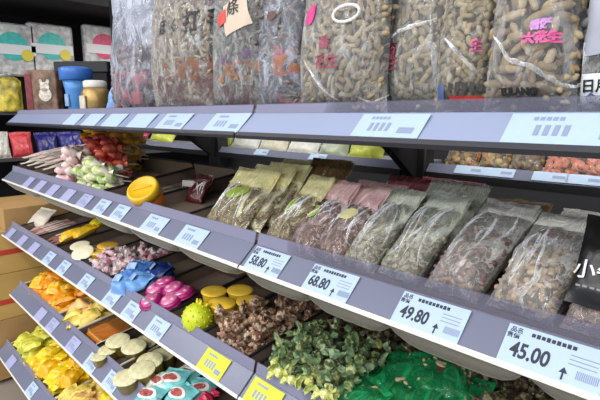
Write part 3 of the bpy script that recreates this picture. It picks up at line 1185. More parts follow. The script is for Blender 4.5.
# ------------------------------------------------------------------ goods on the narrow rear shelves
ZR = H + RZ + .012


def rear_pack(px0, px1, h, mat, label, fillm=None, group=None, seed=1, film_mat=None):
    Y = RY + .09
    a, b_ = at_y(px0, 155, Y), at_y(px1, 155, Y)
    w = b_.x - a.x
    M = frame(((a.x + b_.x) / 2, Y - .02, ZR), (1, 0, 0), (0, .55, 1))
    if fillm:
        return bag(M, w, h, .05, fillm, label, CLEAR, ((.022, .008), (.018, .009)), (.013, .011), .06, .03, .94, seed, .004, name='nut_pack', cat='pack', group=group, fillname='nut_filling')
    return bag(M, w, h, .045, None, label, mat, seed=seed, name='snack_pack', cat='pack', group=group, amp=.006)


MIXN = pieces('mixed_nuts', [(184, 132, 62), (214, 184, 120), (120, 130, 60), (150, 96, 50), (200, 164, 96)], .5, .3, 150)
GREENN = pieces('green_beans', [(128, 112, 76), (150, 140, 88), (110, 84, 60), (160, 130, 90)], .5, .3, 150)
ORAN = pieces('shrimp_snack', [(214, 130, 92), (226, 150, 120), (200, 108, 70), (226, 172, 150)], .5, .3, 150)
rear_pack(448, 482, .10, None, 'pack of mixed nuts standing at the start of the rear shelf', MIXN, seed=41)
rear_pack(482, 513, .10, None, 'pack of brown and yellow nuts in the middle of the rear shelf', MIXN, seed=42)
rear_pack(513, 546, .095, None, 'pack of greenish beans next to the orange snack on the rear shelf', GREENN, seed=43)
rear_pack(546, 612, .10, None, 'pack of orange and pink snack on the rear shelf', ORAN, seed=44)
YG = plain('yellow_green_wrap', (196, 204, 80), .35, .5, 40, var=.2)
WHW = plain('white_wrap', (212, 212, 200), .35, .6, 40, var=.18, vscale=30)
GRW = plain('pale_green_wrap', (176, 186, 160), .35, .6, 40, var=.25, vscale=30)
rear_pack(214, 234, .10, YG, 'yellow green pack at the start of the rear shelf behind the dark red packs', seed=51)
rear_pack(234, 262, .10, WHW, 'white pack next to the yellow green pack on the rear shelf', seed=52)
rear_pack(262, 290, .095, plain('cream_wrap', (206, 200, 176), .35, .6, 40, var=.2, vscale=30), 'cream pack behind the yellow topped bags on the rear shelf', seed=53)
rear_pack(290, 322, .10, WHW, 'whitish pack on the rear shelf behind the brown topped bag', seed=54)
rear_pack(322, 350, .09, GRW, 'pale green pack on the rear shelf behind the pink topped bags', seed=55)
rear_pack(350, 386, .085, YG, 'yellowish pack on the rear shelf beside the bracket', seed=56)
NAVY = plain('navy_wrap', (40, 36, 110), .35, .5, 40, var=.3, vscale=30)
REDW = plain('red_pink_wrap', (216, 78, 84), .35, .6, 40, var=.3, vscale=30)


def unit_pack(px0, px1, h, mat, label, seed):
    """a pack on the board of the dark wall unit, facing the aisle end"""
    a, b_ = at_x(px0, 150, -3.42), at_x(px1, 150, -3.42)
    M = frame((-3.42, (a.y + b_.y) / 2, 1.231), (0, 1, 0), (-.25, 0, 1))
    return bag(M, (b_.y - a.y), h, .07, None, label, mat, seed=seed, name='snack_pack', cat='pack', group='packs on the wall unit board', amp=.008)


unit_pack(-4, 11, .17, WHW, 'white pack on the wall unit board beside the red and pink one', 61)
unit_pack(12, 34, .165, REDW, 'red and pink pack on the wall unit board beside the navy packs', 62)
unit_pack(37, 59, .16, NAVY, 'navy pack next to the red and pink one on the wall unit board', 63)
unit_pack(60, 84, .16, NAVY, 'navy pack behind the bright lollipops on the wall unit board', 64)
rear_pack(107, 118, .11, plain('peach_wrap', (222, 170, 140), .4, .5, 40), 'peach pack beside the red packs on the rear shelf', seed=66)
rear_pack(118, 134, .115, REDW, 'glossy red pack between the peach and pink packs on the rear shelf', seed=67)
rear_pack(134, 150, .105, plain('pink_red_wrap', (206, 66, 100), .4, .6, 40, var=.3), 'pinkish red pack next to the glossy red one', seed=68)
rear_pack(153, 176, .095, YG, 'yellow green pack alone behind the yellow lidded jar', seed=69)

# ------------------------------------------------------------------ second shelf: leaning bags
DRYF = pieces('dried_fruit', [(92, 66, 54), (120, 92, 74), (74, 50, 44), (150, 122, 98), (104, 84, 62)], .5, .3, 200)
DRYG = pieces('grey_dried_fish', [(150, 140, 120), (120, 106, 90), (184, 172, 148), (98, 84, 72), (166, 150, 124)], .55, .3, 200)
DRYN = pieces('pale_dried_nut', [(176, 150, 118), (150, 122, 94), (196, 174, 140), (116, 88, 74), (210, 190, 156)], .55, .3, 200)
DRYP = pieces('plum_bits', [(110, 78, 74), (140, 108, 98), (86, 58, 60), (164, 134, 116)], .5, .3, 200)
F_YEL = film('yellow_film', (234, 230, 190), base=.07, fold=.5, bump=1.0, trans=(.99, .98, .93))
F_PNK = film('pink_film', (236, 218, 218), base=.07, fold=.5, bump=1.0, trans=(.99, .965, .965))
F_GRN = film('grey_green_film', (222, 228, 212), base=.14, fold=.5, bump=1.0)
F_WHT = film('milk_film', (232, 232, 226), base=.15, fold=.5, bump=1.0)
F_BRN = film('brown_film', (170, 140, 104), base=.2, fold=.3, trans=(.9, .82, .7))
H_YEL = film('yellow_header', (244, 240, 190), base=0.38, fold=.55, bump=1.0, rough=.2, trans=(.97, .95, .82))
H_PNK = film('pink_header', (232, 200, 198), base=0.38, fold=.55, bump=1.0, rough=.2, trans=(.97, .88, .88))
H_ROSE = film('rose_header', (188, 112, 122), base=0.43, fold=.55, bump=1.0, rough=.2, trans=(.9, .7, .72))
H_BRN = film('brown_header', (120, 98, 64), base=0.43, fold=.55, bump=1.0, rough=.2, trans=(.8, .7, .55))
H_WHT = film('white_header', (240, 241, 234), base=0.31, fold=.55, bump=1.0, rough=.2)
H_GRN = film('grey_green_header', (214, 220, 206), base=0.31, fold=.55, bump=1.0, rough=.2)
LEAF = plain('leaf_green_print', (150, 170, 60), .5, var=.15, vscale=50)
PALEY = plain('pale_yellow_print', (226, 218, 150), .5)


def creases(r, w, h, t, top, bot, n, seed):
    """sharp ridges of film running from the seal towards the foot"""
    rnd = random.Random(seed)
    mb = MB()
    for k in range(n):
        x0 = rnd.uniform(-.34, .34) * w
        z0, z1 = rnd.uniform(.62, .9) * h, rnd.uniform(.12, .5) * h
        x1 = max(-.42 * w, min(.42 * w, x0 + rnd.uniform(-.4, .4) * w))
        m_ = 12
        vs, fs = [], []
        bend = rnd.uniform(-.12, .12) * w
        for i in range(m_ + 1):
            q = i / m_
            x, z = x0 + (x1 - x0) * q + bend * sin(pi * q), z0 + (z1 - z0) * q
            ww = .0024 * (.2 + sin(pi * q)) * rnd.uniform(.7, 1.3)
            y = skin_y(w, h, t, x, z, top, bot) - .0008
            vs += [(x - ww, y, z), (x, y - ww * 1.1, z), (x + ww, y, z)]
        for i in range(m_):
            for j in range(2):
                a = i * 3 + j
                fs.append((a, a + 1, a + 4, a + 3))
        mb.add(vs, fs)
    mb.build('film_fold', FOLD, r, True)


def lean_bag(X, Y, w, L, ang, film_mat, head_mat, fillm, label, seed, t=.045, yawd=0.0, sticker=None, top=.30, fillto=.66, zlift=0.0, roll=0.0, sizes=((.014, .006), (.019, .005)), group=None):
    """a bag with clear header, its foot against the guard, leaning back by ang degrees from flat"""
    a = radians(ang)
    foot = Vector((X, Y, tray_z(2, Y) + .004 + zlift))
    ex = Vector((cos(radians(yawd)), sin(radians(yawd)), sin(radians(roll))))
    ez = Vector((-sin(radians(yawd)) * cos(a), cos(radians(yawd)) * cos(a), sin(a)))
    M = frame(foot, ex, ez)

    def extra(r, w, h, t, tp, bt):
        P, fs = pillow(w * .99, h * top * .96, .006, nu=14, nv=6, top=0, bot=0, amp=.004, seed=seed + 50)
        MB().add(P, fs, Matrix.Translation((0, -.0025, h * (1 - top) + .002))).build('header', head_mat, r.parent, True)
        creases(r, w, h, t, tp, bt, 7, seed)
        if sticker:
            for s in sticker:
                decal_patch(r, s[0] * w, s[1] * h, s[2] * w, s[3] * h, w, h, t, tp, bt, s[4], s[5] if len(s) > 5 else 'sticker', rot=s[6] if len(s) > 6 else 0, oval=True)
    SAG[0] = .42
    o = bag(M, w, L, t, fillm, label, film_mat, sizes, (.0125, .011), top, .03, fillto, seed, .005, extra=extra, fillname='dried_filling', group=group)
    SAG[0] = .25
    return o


lf = [(-.05, .56, .42, .22, LEAF, 'leaf_print', .3)]
lean_bag(-.985, .690, .19, .19, 50, F_YEL, H_YEL, DRYF, 'front yellow topped bag with green leaf print beside the dark red packs', 71, sticker=lf, yawd=-4)
for k, lb in enumerate(('second yellow topped bag tucked behind the front one', 'third yellow topped bag counted from the guard', 'rearmost yellow topped bag of its row')):
    lean_bag(-.95 + .02 * k, .725 + .034 * k, .175, .19, 52, F_YEL, H_YEL, DRYF, lb, 72 + k, yawd=-4, t=.036, zlift=.002 * k)
lf2 = [(-.22, .50, .36, .22, LEAF, 'leaf_print', .5)]
lean_bag(-.775, .685, .10, .20, 48, F_YEL, H_YEL, DRYF, 'yellow topped bag with leaf print at the shelf joint next to pink ones', 76, sticker=lf2, yawd=-14)
lean_bag(-.80, .79, .15, .19, 55, F_BRN, H_BRN, DRYF, 'brown topped bag standing highest behind the yellow topped ones', 77, t=.03, zlift=.01, yawd=-6)
st = [(-.05, .55, .55, .16, PALEY, 'pale_print', .2)]
lean_bag(-.695, .685, .098, .195, 48, F_PNK, H_PNK, DRYF, 'pink topped bag beside the yellow topped bag at the joint', 78, sticker=[(-.2, .5, .36, .2, LEAF, 'leaf_print', .4)], yawd=-10)
lean_bag(-.625, .690, .10, .195, 46, F_PNK, H_PNK, DRYF, 'pink topped bag with pale yellow print beside the first white bags', 79, sticker=st, yawd=-10)
lean_bag(-.64, .76, .15, .18, 45, F_PNK, H_PNK, DRYF, 'pink topped bag tucked behind the one with pale print', 80, t=.035, yawd=-6)
lean_bag(-.60, .86, .17, .17, 44, F_PNK, H_ROSE, DRYP, 'deep rose bag lying at the back behind the pink topped bags', 81, t=.035, yawd=-4)
lean_bag(-.55, .93, .17, .16, 40, F_PNK, H_ROSE, DRYP, 'rearmost deep rose bag beside the shelf bracket', 82, t=.035, yawd=-4)
lean_bag(-.545, .690, .088, .20, 44, F_GRN, H_GRN, DRYG, 'narrow grey green bag first after the pink topped bags', 83, yawd=-10, top=.20, t=.055, fillto=.6)
lean_bag(-.455, .692, .095, .205, 43, F_GRN, H_GRN, DRYG, 'grey green bag between two clear creased bags', 84, yawd=-10, top=.20, t=.058, fillto=.6)
lean_bag(-.47, .79, .14, .19, 42, F_GRN, H_GRN, DRYG, 'grey green bag tucked behind the pair with clear tops', 85, t=.04, yawd=-4, zlift=.01)
GLYPH = blotch('mauve_print', (130, 96, 104), .8, 90)
lean_bag(-.352, .692, .104, .225, 36, F_WHT, H_WHT, DRYP, 'creased clear bag of reddish bits above the gap between price tags', 86, yawd=-8, t=.072, top=.16, fillto=.60)
lean_bag(-.240, .690, .104, .205, 38, F_WHT, H_WHT, DRYN, 'creased clear bag of pale nuts next to the black labelled pack', 87, yawd=-7, t=.075, top=.16, fillto=.60, sticker=[(0, .70, .5, .1, GLYPH, 'mauve_print')])
lean_bag(-.30, .80, .16, .17, 26, F_WHT, H_WHT, DRYN, 'clear bag tucked behind the creased bag of reddish bits', 88, yawd=4, zlift=.012)
lean_bag(-.17, .79, .15, .18, 28, F_WHT, H_WHT, DRYP, 'clear bag tucked behind the creased bag of pale nuts', 89, yawd=2, zlift=.012)
lean_bag(-.40, .90, .18, .17, 22, F_BRN, H_BRN, DRYN, 'dull brown bag at the back under the rear shelf of nuts', 90, yawd=2, zlift=.012)
lean_bag(-.20, .90, .18, .17, 20, F_WHT, H_WHT, DRYN, 'clear bag at the back below the orange snack pack', 91, yawd=2, zlift=.012)
lean_bag(-.135, .690, .10, .16, 32, F_WHT, H_WHT, pieces('red_brown_fruit', [(104, 56, 54), (130, 84, 76), (150, 110, 98), (84, 40, 44)], .5, .3, 200), 'clear bag of red brown fruit lying under the black labelled pack', 92, yawd=-4, t=.05, top=.25)
# black labelled pack at the near end
r = thing('labelled_pack', frame((-.128, .695, tray_z(2, .69) + .040), (1, .1, -.08), (.05, .55, 1), .92))
P, fs = pillow(.115, .14, .035, nu=14, nv=16, top=.06, bot=.06, amp=.003, seed=93)
CUR[:] = [93, .003]
MB().add(P, fs).build('pack_body', plain('black_gloss_wrap', (22, 22, 22), .3, .4, 40), r, True)
decal_text(r, '小牛', .030, -.026, .050, .115, .14, .035, .06, .06, WHITEP, rot=.05)
b = MB()
for k in range(6):
    b.box((-.044 + k * .009, skin_y(.115, .14, .035, -.044 + k * .009, .026, .06, .06) - .002, .026), (.006, .0006, .003))
b.build('fine_print', plain('grey_print', (128, 128, 136), .5), r)
tag(r, 'black pack with large white characters at the near end of the second shelf', 'pack')
lean_bag(-.06, .70, .12, .13, 40, F_WHT, H_YEL, DRYP, 'clear bag with a yellow corner under the black pack', 94, yawd=-4, t=.05, top=.25)

# ------------------------------------------------------------------ second shelf: jar, dark packs, lollipops
c = on_tray(2, 150, 205, 0)
LIDY = plain('yellow_lid_plastic', (236, 186, 30), .35, var=.06, vscale=20)
jc = Vector((-1.40, .712, tray_z(2, .712) + .012))
ax = Vector((.30, -.58, .75)).normalized()
M = frame(jc, ax.orthogonal(), ax, 1.18)
r = thing('candy_jar', M)
MB().lathe([(.03, -.02), (.04, -.012), (.042, .03), (.038, .045)], 24).build('jar_body', plain('orange_jar', (196, 110, 40), .25, var=.2, vscale=40), r, True)
MB().lathe([(.040, .040), (.0435, .042), (.0435, .062), (.041, .066), (.036, .066), (.034, .0635), (.012, .0635)], 32).build('lid', LIDY, r, True)
MB().rbox((0, 0, .0655), (.05, .006, .005), .002).build('lid_ridge', LIDY, r)
tag(r, 'small orange jar tipped forward with a round yellow lid', 'jar')
DKRED = plain('dark_red_wrap', (84, 26, 26), .35, .5, 40, var=.4, vscale=30)
for k, (x, y, ry_, lb) in enumerate(((-1.30, .80, .3, 'dark red pack standing in the tray next to the yellow topped bags'), (-1.22, .90, -.2, 'dark red pack standing behind the other dark red pack'))):
    lean_bag(x, y, .085, .10, 55, plain('dark_red_wrap', (84, 26, 26), .35), plain('maroon_wrap', (60, 20, 22), .4), None, lb, 95 + k, t=.035, yawd=20 * ry_)
r = thing('white_carton', frame((-1.36, .83, tray_z(2, .83) + .002), (1, .3, 0), (0, .1, 1)))
MB().rbox((0, 0, .03), (.05, .035, .06), .003).build('box_body', plain('dull_white_card', (176, 170, 164), .5, var=.1), r)
MB().box((0, -.0182, .03), (.04, .001, .02)).build('printed_label', DKRED, r)
tag(r, 'small dull white box between the dark red packs', 'box')
PAPER = plain('white_paper_stick', (214, 206, 190), .5)


def lolly_proto(mat):
    r = thing('lollipop')
    hv, hf = nut(.052, .0145, 0, 10, 8, .003, .3)
    MB().add(hv, hf).build('candy_head', mat, r, True)
    MB().tube((0, 0, -.075), (0, 0, -.014), .0022, 6).build('stick', PAPER, r, True)
    w_ = MB()
    vs, fs = [], []
    for i in range(10):
        a = 2 * pi * i / 10
        vs += [(.004 * cos(a), .004 * sin(a), -.018), (.014 * cos(a) * (1 + .3 * (i % 2)), .014 * sin(a), -.034)]
    for i in range(10):
        j = (i + 1) % 10
        fs.append((2 * i, 2 * j, 2 * j + 1, 2 * i + 1))
    w_.add(vs, fs).build('wrapper_skirt', mat, r, True)
    return r


class Pile:
    """drops round-ish goods one by one so that they rest on the tray or on each other"""
    def __init__(self, lv, x0, x1, y0, y1):
        self.lv, self.b, self.s = lv, (x0, x1, y0, y1), []

    def drop(self, rad, tries=10, squash=1.0):
        best = None
        for _ in range(tries):
            x = random.uniform(self.b[0] + rad, self.b[1] - rad)
            y = random.uniform(self.b[2] + rad, self.b[3] - rad)
            z = tray_z(self.lv, y) + rad * squash
            for (X, Y, Z, R) in self.s:
                d2 = (x - X) ** 2 + (y - Y) ** 2
                q = (rad + R) ** 2 * .82
                if d2 < q:
                    z = max(z, Z + sqrt(q - d2) * squash)
            if best is None or z < best[2]:
                best = (x, y, z)
        self.s.append((*best, rad))
        return Vector(best)


def lollies(x0, x1, y0, y1, n, mat, label, group):
    proto = None
    pl = Pile(2, x0, x1, y0, y1)
    for k in range(n):
        p = pl.drop(.023, 6)
        ax = Vector((random.uniform(-.7, .5), -.8 + random.uniform(-.2, .3), random.uniform(-.1, .45))).normalized()
        M = frame(p, ax.orthogonal(), ax, random.uniform(1.1, 1.4))
        if proto is None:
            proto = lolly_proto(mat)
            proto.matrix_world = M
            tag(proto, label, 'lollipop', group)
        else:
            dup(proto, M)


def gloss(name, rgb, var=.2):
    return plain(name, rgb, .25, .4, 90, var=var, vscale=60)


def sweetpaper(name, cols):
    return pieces(name, cols, .25, .5, 110, by='object', mottle=(236, 226, 214) if name[0] in 'pl' else None, mscale=45)


lollies(-2.22, -2.02, .67, .80, 26, sweetpaper('pink_candy', [(230, 170, 180), (236, 214, 208), (220, 130, 150)]), 'lollipop in pink wrapper beside the pale stick packs', 'pink lollipops')
lollies(-2.00, -1.70, .665, .77, 24, sweetpaper('lime_candy', [(150, 188, 80), (176, 204, 110), (196, 206, 130)]), 'lollipop in lime green wrapper near the guard', 'lime lollipops')
lollies(-2.18, -1.90, .77, .88, 34, sweetpaper('coral_candy', [(222, 84, 72), (232, 120, 90), (210, 70, 80)]), 'lollipop in coral red wrapper behind the lime ones', 'coral lollipops')
lollies(-2.42, -2.02, .86, 1.01, 90, sweetpaper('amber_candy', [(238, 176, 40), (240, 200, 50), (232, 140, 40)]), 'lollipop in yellow wrapper in the rear of the lollipop tray', 'yellow lollipops')
for k in range(7):
    x = -1.61 + .03 * k
    y = .69 + .012 * (k % 3)
    b = MB().tube((0, 0, 0), (.045, .16, .16 * SL + .01), .004, 8)
    o = b.build('paper_straw', PAPER if k % 2 else plain('tan_straw', (150, 128, 100), .5), None, True)
    o.location = (x, y, tray_z(2, y) + .006)
    tag(o, 'thin pale straw lying in the tray beside the yellow lidded jar', 'straw', 'straws beside the jar')

# ------------------------------------------------------------------ third shelf
# long stick packs at the far end


def stick_packs(lv, x0, x1, n, mats, label, group, L=.20, w=.035, up=0.0):
    proto = {}
    for k in range(n):
        x = x0 + (x1 - x0) * (k + .5) / n
        m_ = mats[k % len(mats)]
        y = LV[lv][0] + .075
        M = frame((x, y, tray_z(lv, y) + .014 + up * (1 + k % 2)), (1, 0, 0), (0, cos(radians(10)), sin(radians(10))))
        if m_.name not in proto:
            o = thing('stick_pack', M)
            P, fs = pillow(w, L, .022, nu=8, nv=14, top=.08, bot=.08, amp=.002, seed=k)
            MB().add(P, fs).build('wrapper', m_, o, True)
            MB().rbox((0, -.0118, L * .5), (w * .5, .001, L * .5), .0004).build('printed_strip', plain('pale_strip', (226, 214, 200), .5, var=.15, vscale=60), o)
            tag(o, label, 'pack', group)
            proto[m_.name] = o
        else:
            dup(proto[m_.name], M)


TANP = gloss('tan_pink_wrap', (206, 164, 150))
MAUV = gloss('mauve_wrap', (160, 120, 120))
stick_packs(2, -2.76, -2.28, 8, [gloss('cream_wrap_gloss', (230, 220, 204)), gloss('blush_wrap', (228, 204, 196))], 'slim cream or blush stick pack at the far end of the second shelf', 'pale stick packs', L=.33, w=.055, up=.035)
stick_packs(3, -2.70, -2.44, 6, [TANP, MAUV], 'slim pinkish beige stick pack at the far end of the third shelf', 'beige stick packs')
stick_packs(3, -2.43, -2.29, 3, [gloss('deep_mauve_wrap', (146, 104, 100))], 'slim mauve stick pack between the beige and yellow packs', 'mauve stick packs')
YEL = gloss('yellow_wrap', (236, 190, 36))
for k, (x, y, lb) in enumerate(((-2.32, .70, 'yellow pouch at the guard beside the mauve stick packs'), (-2.25, .74, 'yellow pouch lying behind the one at the guard on the third shelf'), (-2.27, .82, 'lemon pouch at the rear beside the mauve stick packs'))):
    M = frame((x, y, tray_z(3, y) + .024 + .018 * k), (.9, -.2, 0), (.1, .9, .35))
    bag(M, .085, .12, .045, None, lb, gloss('lemon_wrap', (232, 214, 50)) if k == 2 else YEL, seed=101 + k, top=.08, bot=.08, name='candy_pouch', cat='pouch')
CRM = plain('cream_foil', (226, 220, 186), .35, .3, 60, var=.08, vscale=30)


def by_lid(p, ex, ez, s, h):
    M = frame(p, ex, ez, s)
    return M @ Matrix.Translation((0, 0, -h))


def tub_proto(body_mat, lid_mat, name='jelly_tub', rx=.036, h=.042):
    r = thing(name)
    MB().lathe([(rx * .80, 0), (rx * .86, .003), (rx * .98, h), (rx * 1.0, h + .001)], 20, sx=1.25).build('tub_body', body_mat, r, True)
    MB().lathe([(rx * .9, h + .001), (rx * 1.03, h + .0015), (rx * 1.03, h + .0035), (rx * .95, h + .0055), (rx * .3, h + .0045)], 22, sx=1.25).build('foil_lid', lid_mat, r, True)
    return r


AMB = acrylic('amber_jelly', (228, 166, 36), .75, (.95, .8, .35), .15)
t1 = tub_proto(plain('grey_green_tub', (96, 100, 84), .3), CRM)
y = .69
t1.matrix_world = by_lid(on_tray(3, 83, 253, .055), (.9, .4, 0), (0.1, -.55, .8), 1.1, .042)
tag(t1, 'white oval lidded tub tilted forward at the third shelf guard', 'tub')
t2 = dup(t1, by_lid(on_tray(3, 80, 246, .055), (.9, .3, 0), (0, -.3, .9), 1.0, .042), 'white oval lidded tub behind the tilted one on the third shelf')
t3 = tub_proto(AMB, plain('amber_lid', (238, 190, 70), .25))
t3.matrix_world = by_lid(on_tray(3, 100, 252, .05), (1, 0, 0), (0, -.1, 1), 1.1, .042)
tag(t3, 'amber tub beside the white oval lidded tub', 'tub')
dup(t3, by_lid(on_tray(3, 108, 246, .05), (1, .2, 0), (0, -.1, 1), 1.1, .042), 'amber tub standing behind the other amber tub')


def twist_proto(mat, end_mat=None, L=.030, R=.0115, name='wrapped_candy', flat=1.0, fan=1.0):
    """a sweet in a twisted wrapper: round heart and two pleated fans"""
    mb = MB()
    vs, fs = nut(L, R * 1.08, 0, 9, 7, 0, .22)
    vs = [(a, b_ * flat, c) for a, b_, c in vs]
    mb.add(vs, fs)
    for s in (-1, 1):
        vs, fs = [], []
        n = 12
        for i in range(n):
            a = 2 * pi * i / n
            q = 1 + .35 * (i % 2)
            vs += [(R * .22 * cos(a), R * .22 * sin(a), s * L * .44), (R * .5 * cos(a) * q, R * .4 * sin(a) * q, s * L * .58), (R * .85 * fan * cos(a) * q, R * .5 * fan * sin(a), s * (L * (.5 + .26 * fan) + .003 * (i % 3)))]
        for i in range(n):
            j = (i + 1) % n
            for k in range(2):
                fs.append((3 * i + k, 3 * j + k, 3 * j + k + 1, 3 * i + k + 1))
        mb.add(vs, fs, mi=1 if end_mat else 0)
    o = mb.build(name, [mat, end_mat] if end_mat else mat, None, False)
    return o


def scatter(protos, lv, x0, x1, y0, y1, n, rad, label, group, cat='candy', tries=8, squash=.9, flatish=.5):
    pl = Pile(lv, x0, x1, y0, y1)
    used = set()
    for k in range(n):
        p = pl.drop(rad, tries, squash)
        o = protos[k % len(protos)]
        ax = Vector((random.uniform(-1, 1), random.uniform(-1, 1), random.uniform(-flatish, flatish))).normalized()
        M = frame(p, ax.orthogonal(), ax, random.uniform(.9, 1.12))
        M = M @ Matrix.Rotation(random.uniform(0, 6.28), 4, 'Z')
        if o.name not in used:
            used.add(o.name)
            o.matrix_world = M
            tag(o, label, cat, group)
        else:
            dup(o, M)


PKW = pieces('pink_white_wrap', [(222, 190, 196), (206, 140, 156), (236, 224, 220), (190, 110, 130)], .25, .5, 120, by='object')
PKC = plain('clear_twist_end', (226, 214, 212), .3, .5, 80)
pp = [twist_proto(PKW, PKC, name='twist_candy') for _ in range(2)]
scatter(pp, 3, -1.89, -1.63, .66, .92, 60, .0185, 'pink and white twist wrapped candy between the amber tub and the blue packs', 'pink twist candies')
BLUW = pieces('blue_foil', [(70, 130, 205), (120, 170, 225), (44, 84, 160), (90, 150, 220)], .22, .8, 70, by='object')
NVW = gloss('navy_foil', (40, 60, 120))
P, fs = pillow(.080, .080, .062, nu=20, nv=20, top=.08, bot=.08, amp=.013, seed=111)
k = 0
for (px, py, up, s, rz_, mt, lb) in ((126, 284, .03, 1.2, .2, BLUW, 'blue foil pack nearest the pink twist candies'), (143, 284, .035, 1.25, -.2, BLUW, 'blue foil pack at the middle of the blue tray'),
                                     (138, 272, .05, 1.2, .5, BLUW, 'blue foil pack lying on top behind the middle one'), (162, 274, .04, 1.25, -.4, NVW, 'navy foil pack behind the magenta discs')):
    o = thing('foil_pack')
    MB().add(P, fs, Matrix.Translation((0, 0, -.044))).build('wrapper', mt, o, True)
    MB().rbox((0, -.036, 0), (.03, .002, .022), .001).build('printed_label', plain('pale_blue_print', (170, 190, 215), .4, var=.3, vscale=60), o)
    p = on_tray(3, px, py, up)
    o.matrix_world = frame(p, (cos(rz_), sin(rz_), .1), (-sin(rz_) * .6, .6, .6), s)
    tag(o, lb, 'pack', 'blue foil packs')
# magenta discs
MGM = plain('magenta_foil', (160, 30, 104), .25, .4, 80, var=.25, vscale=40)
PKM = pieces('pink_disc_print', [(196, 70, 130), (214, 120, 160)], .3, .3, 80, by='object', mottle=(232, 196, 208), mscale=55)


def disc_proto():
    r = thing('candy_disc')
    MB().lathe([(.022, 0), (.034, .003), (.036, .008), (.036, .016), (.033, .021), (.026, .022)], 24).build('disc_body', MGM, r, True)
    MB().lathe([(.027, .0), (.027, .0012), (.005, .0016)], 24, Matrix.Translation((0, 0, .0222))).build('printed_top', PKM, r, True)
    MB().lathe([(.035, .006), (.0385, .007), (.0385, .009), (.035, .010)], 24).build('crimped_edge', MGM, r, True)
    return r


dp = disc_proto()
first = True
for (px, py, up, tx, ty, lb) in ((152, 304, .015, -.1, -.45, 'magenta disc at the guard nearest the blue packs'), (158, 292, .03, .1, -.5, 'magenta disc lying across the front ones'),
                                 (172, 304, .02, .2, -.4, 'magenta disc at the guard beside the lime ball'), (175, 292, .035, .25, -.3, 'magenta disc on top between blue packs and lime ball'),
                                 (184, 296, .03, .35, -.2, 'magenta disc leaning behind the lime ball'), (166, 286, .04, -.2, -.3, 'rearmost magenta disc against the navy pack')):
    M = frame(on_tray(3, px, py, up), (1, .3, .1), (tx, ty, 1), 1.0)
    if first:
        dp.matrix_world = M
        tag(dp, lb, 'candy', 'magenta discs')
        first = False
    else:
        dup(dp, M, lb)
# lime ball with bumps and a yellow crown
LIME = plain('lime_rubber', (200, 212, 40), .4, var=.08, vscale=40)
p = on_tray(3, 195, 334, 0)
R_ = .043
r = thing('spiky_ball', frame(p + Vector((0, .01, R_ + .002)), (1, 0, 0), (.35, .45, .8)))
MB().lathe([(R_ * sin(pi * (q + .02) / 12.04), -R_ * cos(pi * (q + .02) / 12.04)) for q in range(13)], 24).build('ball_body', LIME, r, True)
b = MB()
for q in range(70):
    zz = 1 - 2 * (q + .5) / 70
    a = q * 2.39996
    d = Vector((sqrt(1 - zz * zz) * cos(a), sqrt(1 - zz * zz) * sin(a), zz))
    b.lathe([(.0035, R_ - .001), (.0024, R_ + .0015), (.001, R_ + .0025)], 6, d.to_track_quat('Z', 'Y').to_matrix().to_4x4())
b.build('soft_spike', LIME, r, True, kind='stuff')
b = MB()
for q in range(6):
    a = 2 * pi * q / 6
    b.lathe([(.006, 0), (.005, .008), (.0015, .016)], 8, Matrix.Translation((.014 * cos(a), .014 * sin(a), R_ - .006)) @ Matrix.Rotation(.5, 4, Vector((-sin(a), cos(a), 0))))
b.build('crown', plain('crown_yellow', (226, 200, 40), .35), r, True)
tag(r, 'lime green spiky ball in front of the yellow tubs', 'toy ball')
# yellow jelly tubs behind it
YT_ = acrylic('yellow_jelly', (238, 200, 40), .85, (.95, .85, .35), .15)
yt = tub_proto(YT_, plain('gold_lid', (240, 198, 66), .25), 'jelly_tub', .034, .06)
fst = True
for (px, py, lb) in ((222, 304, 'yellow jelly tub right beside the lime ball'), (250, 302, 'yellow jelly tub standing furthest along beside the nut candies'), (214, 292, 'yellow jelly tub behind the lime ball'), (240, 291, 'yellow jelly tub in the rear row of yellow tubs')):
    M = by_lid(on_tray(3, px, py, .062), (1, .2, 0), (.0, -.12, 1), 1.0, .06)
    if fst:
        yt.matrix_world = M
        tag(yt, lb, 'tub', 'yellow jelly tubs')
        fst = False
    else:
        dup(yt, M, lb)
# brown nut candies
BRN = pieces('brown_candy', [(92, 62, 46), (130, 92, 70), (70, 44, 36), (166, 132, 104), (112, 78, 66)], .3, .5, 100, by='object', mottle=(200, 176, 150), mscale=90)
BRE = plain('tan_twist_end', (150, 120, 94), .3, .5, 80, var=.5, vscale=100)
pp = [twist_proto(BRN, BRE, .028, .0115, name='nut_candy'), twist_proto(BRN, BRE, .024, .0125, name='nut_candy')]
scatter(pp, 3, -1.01, -.83, .655, .84, 62, .0165, 'brown nut candy in a tan twist wrapper above the yellow price tag', 'brown nut candies')
pp = [twist_proto(BRN, BRE, .028, .0115, name='nut_candy')]
scatter(pp, 3, -.98, -.83, .84, 1.02, 40, .0165, 'brown nut candy in the shaded rear beyond the yellow tubs', 'rear brown nut candies')
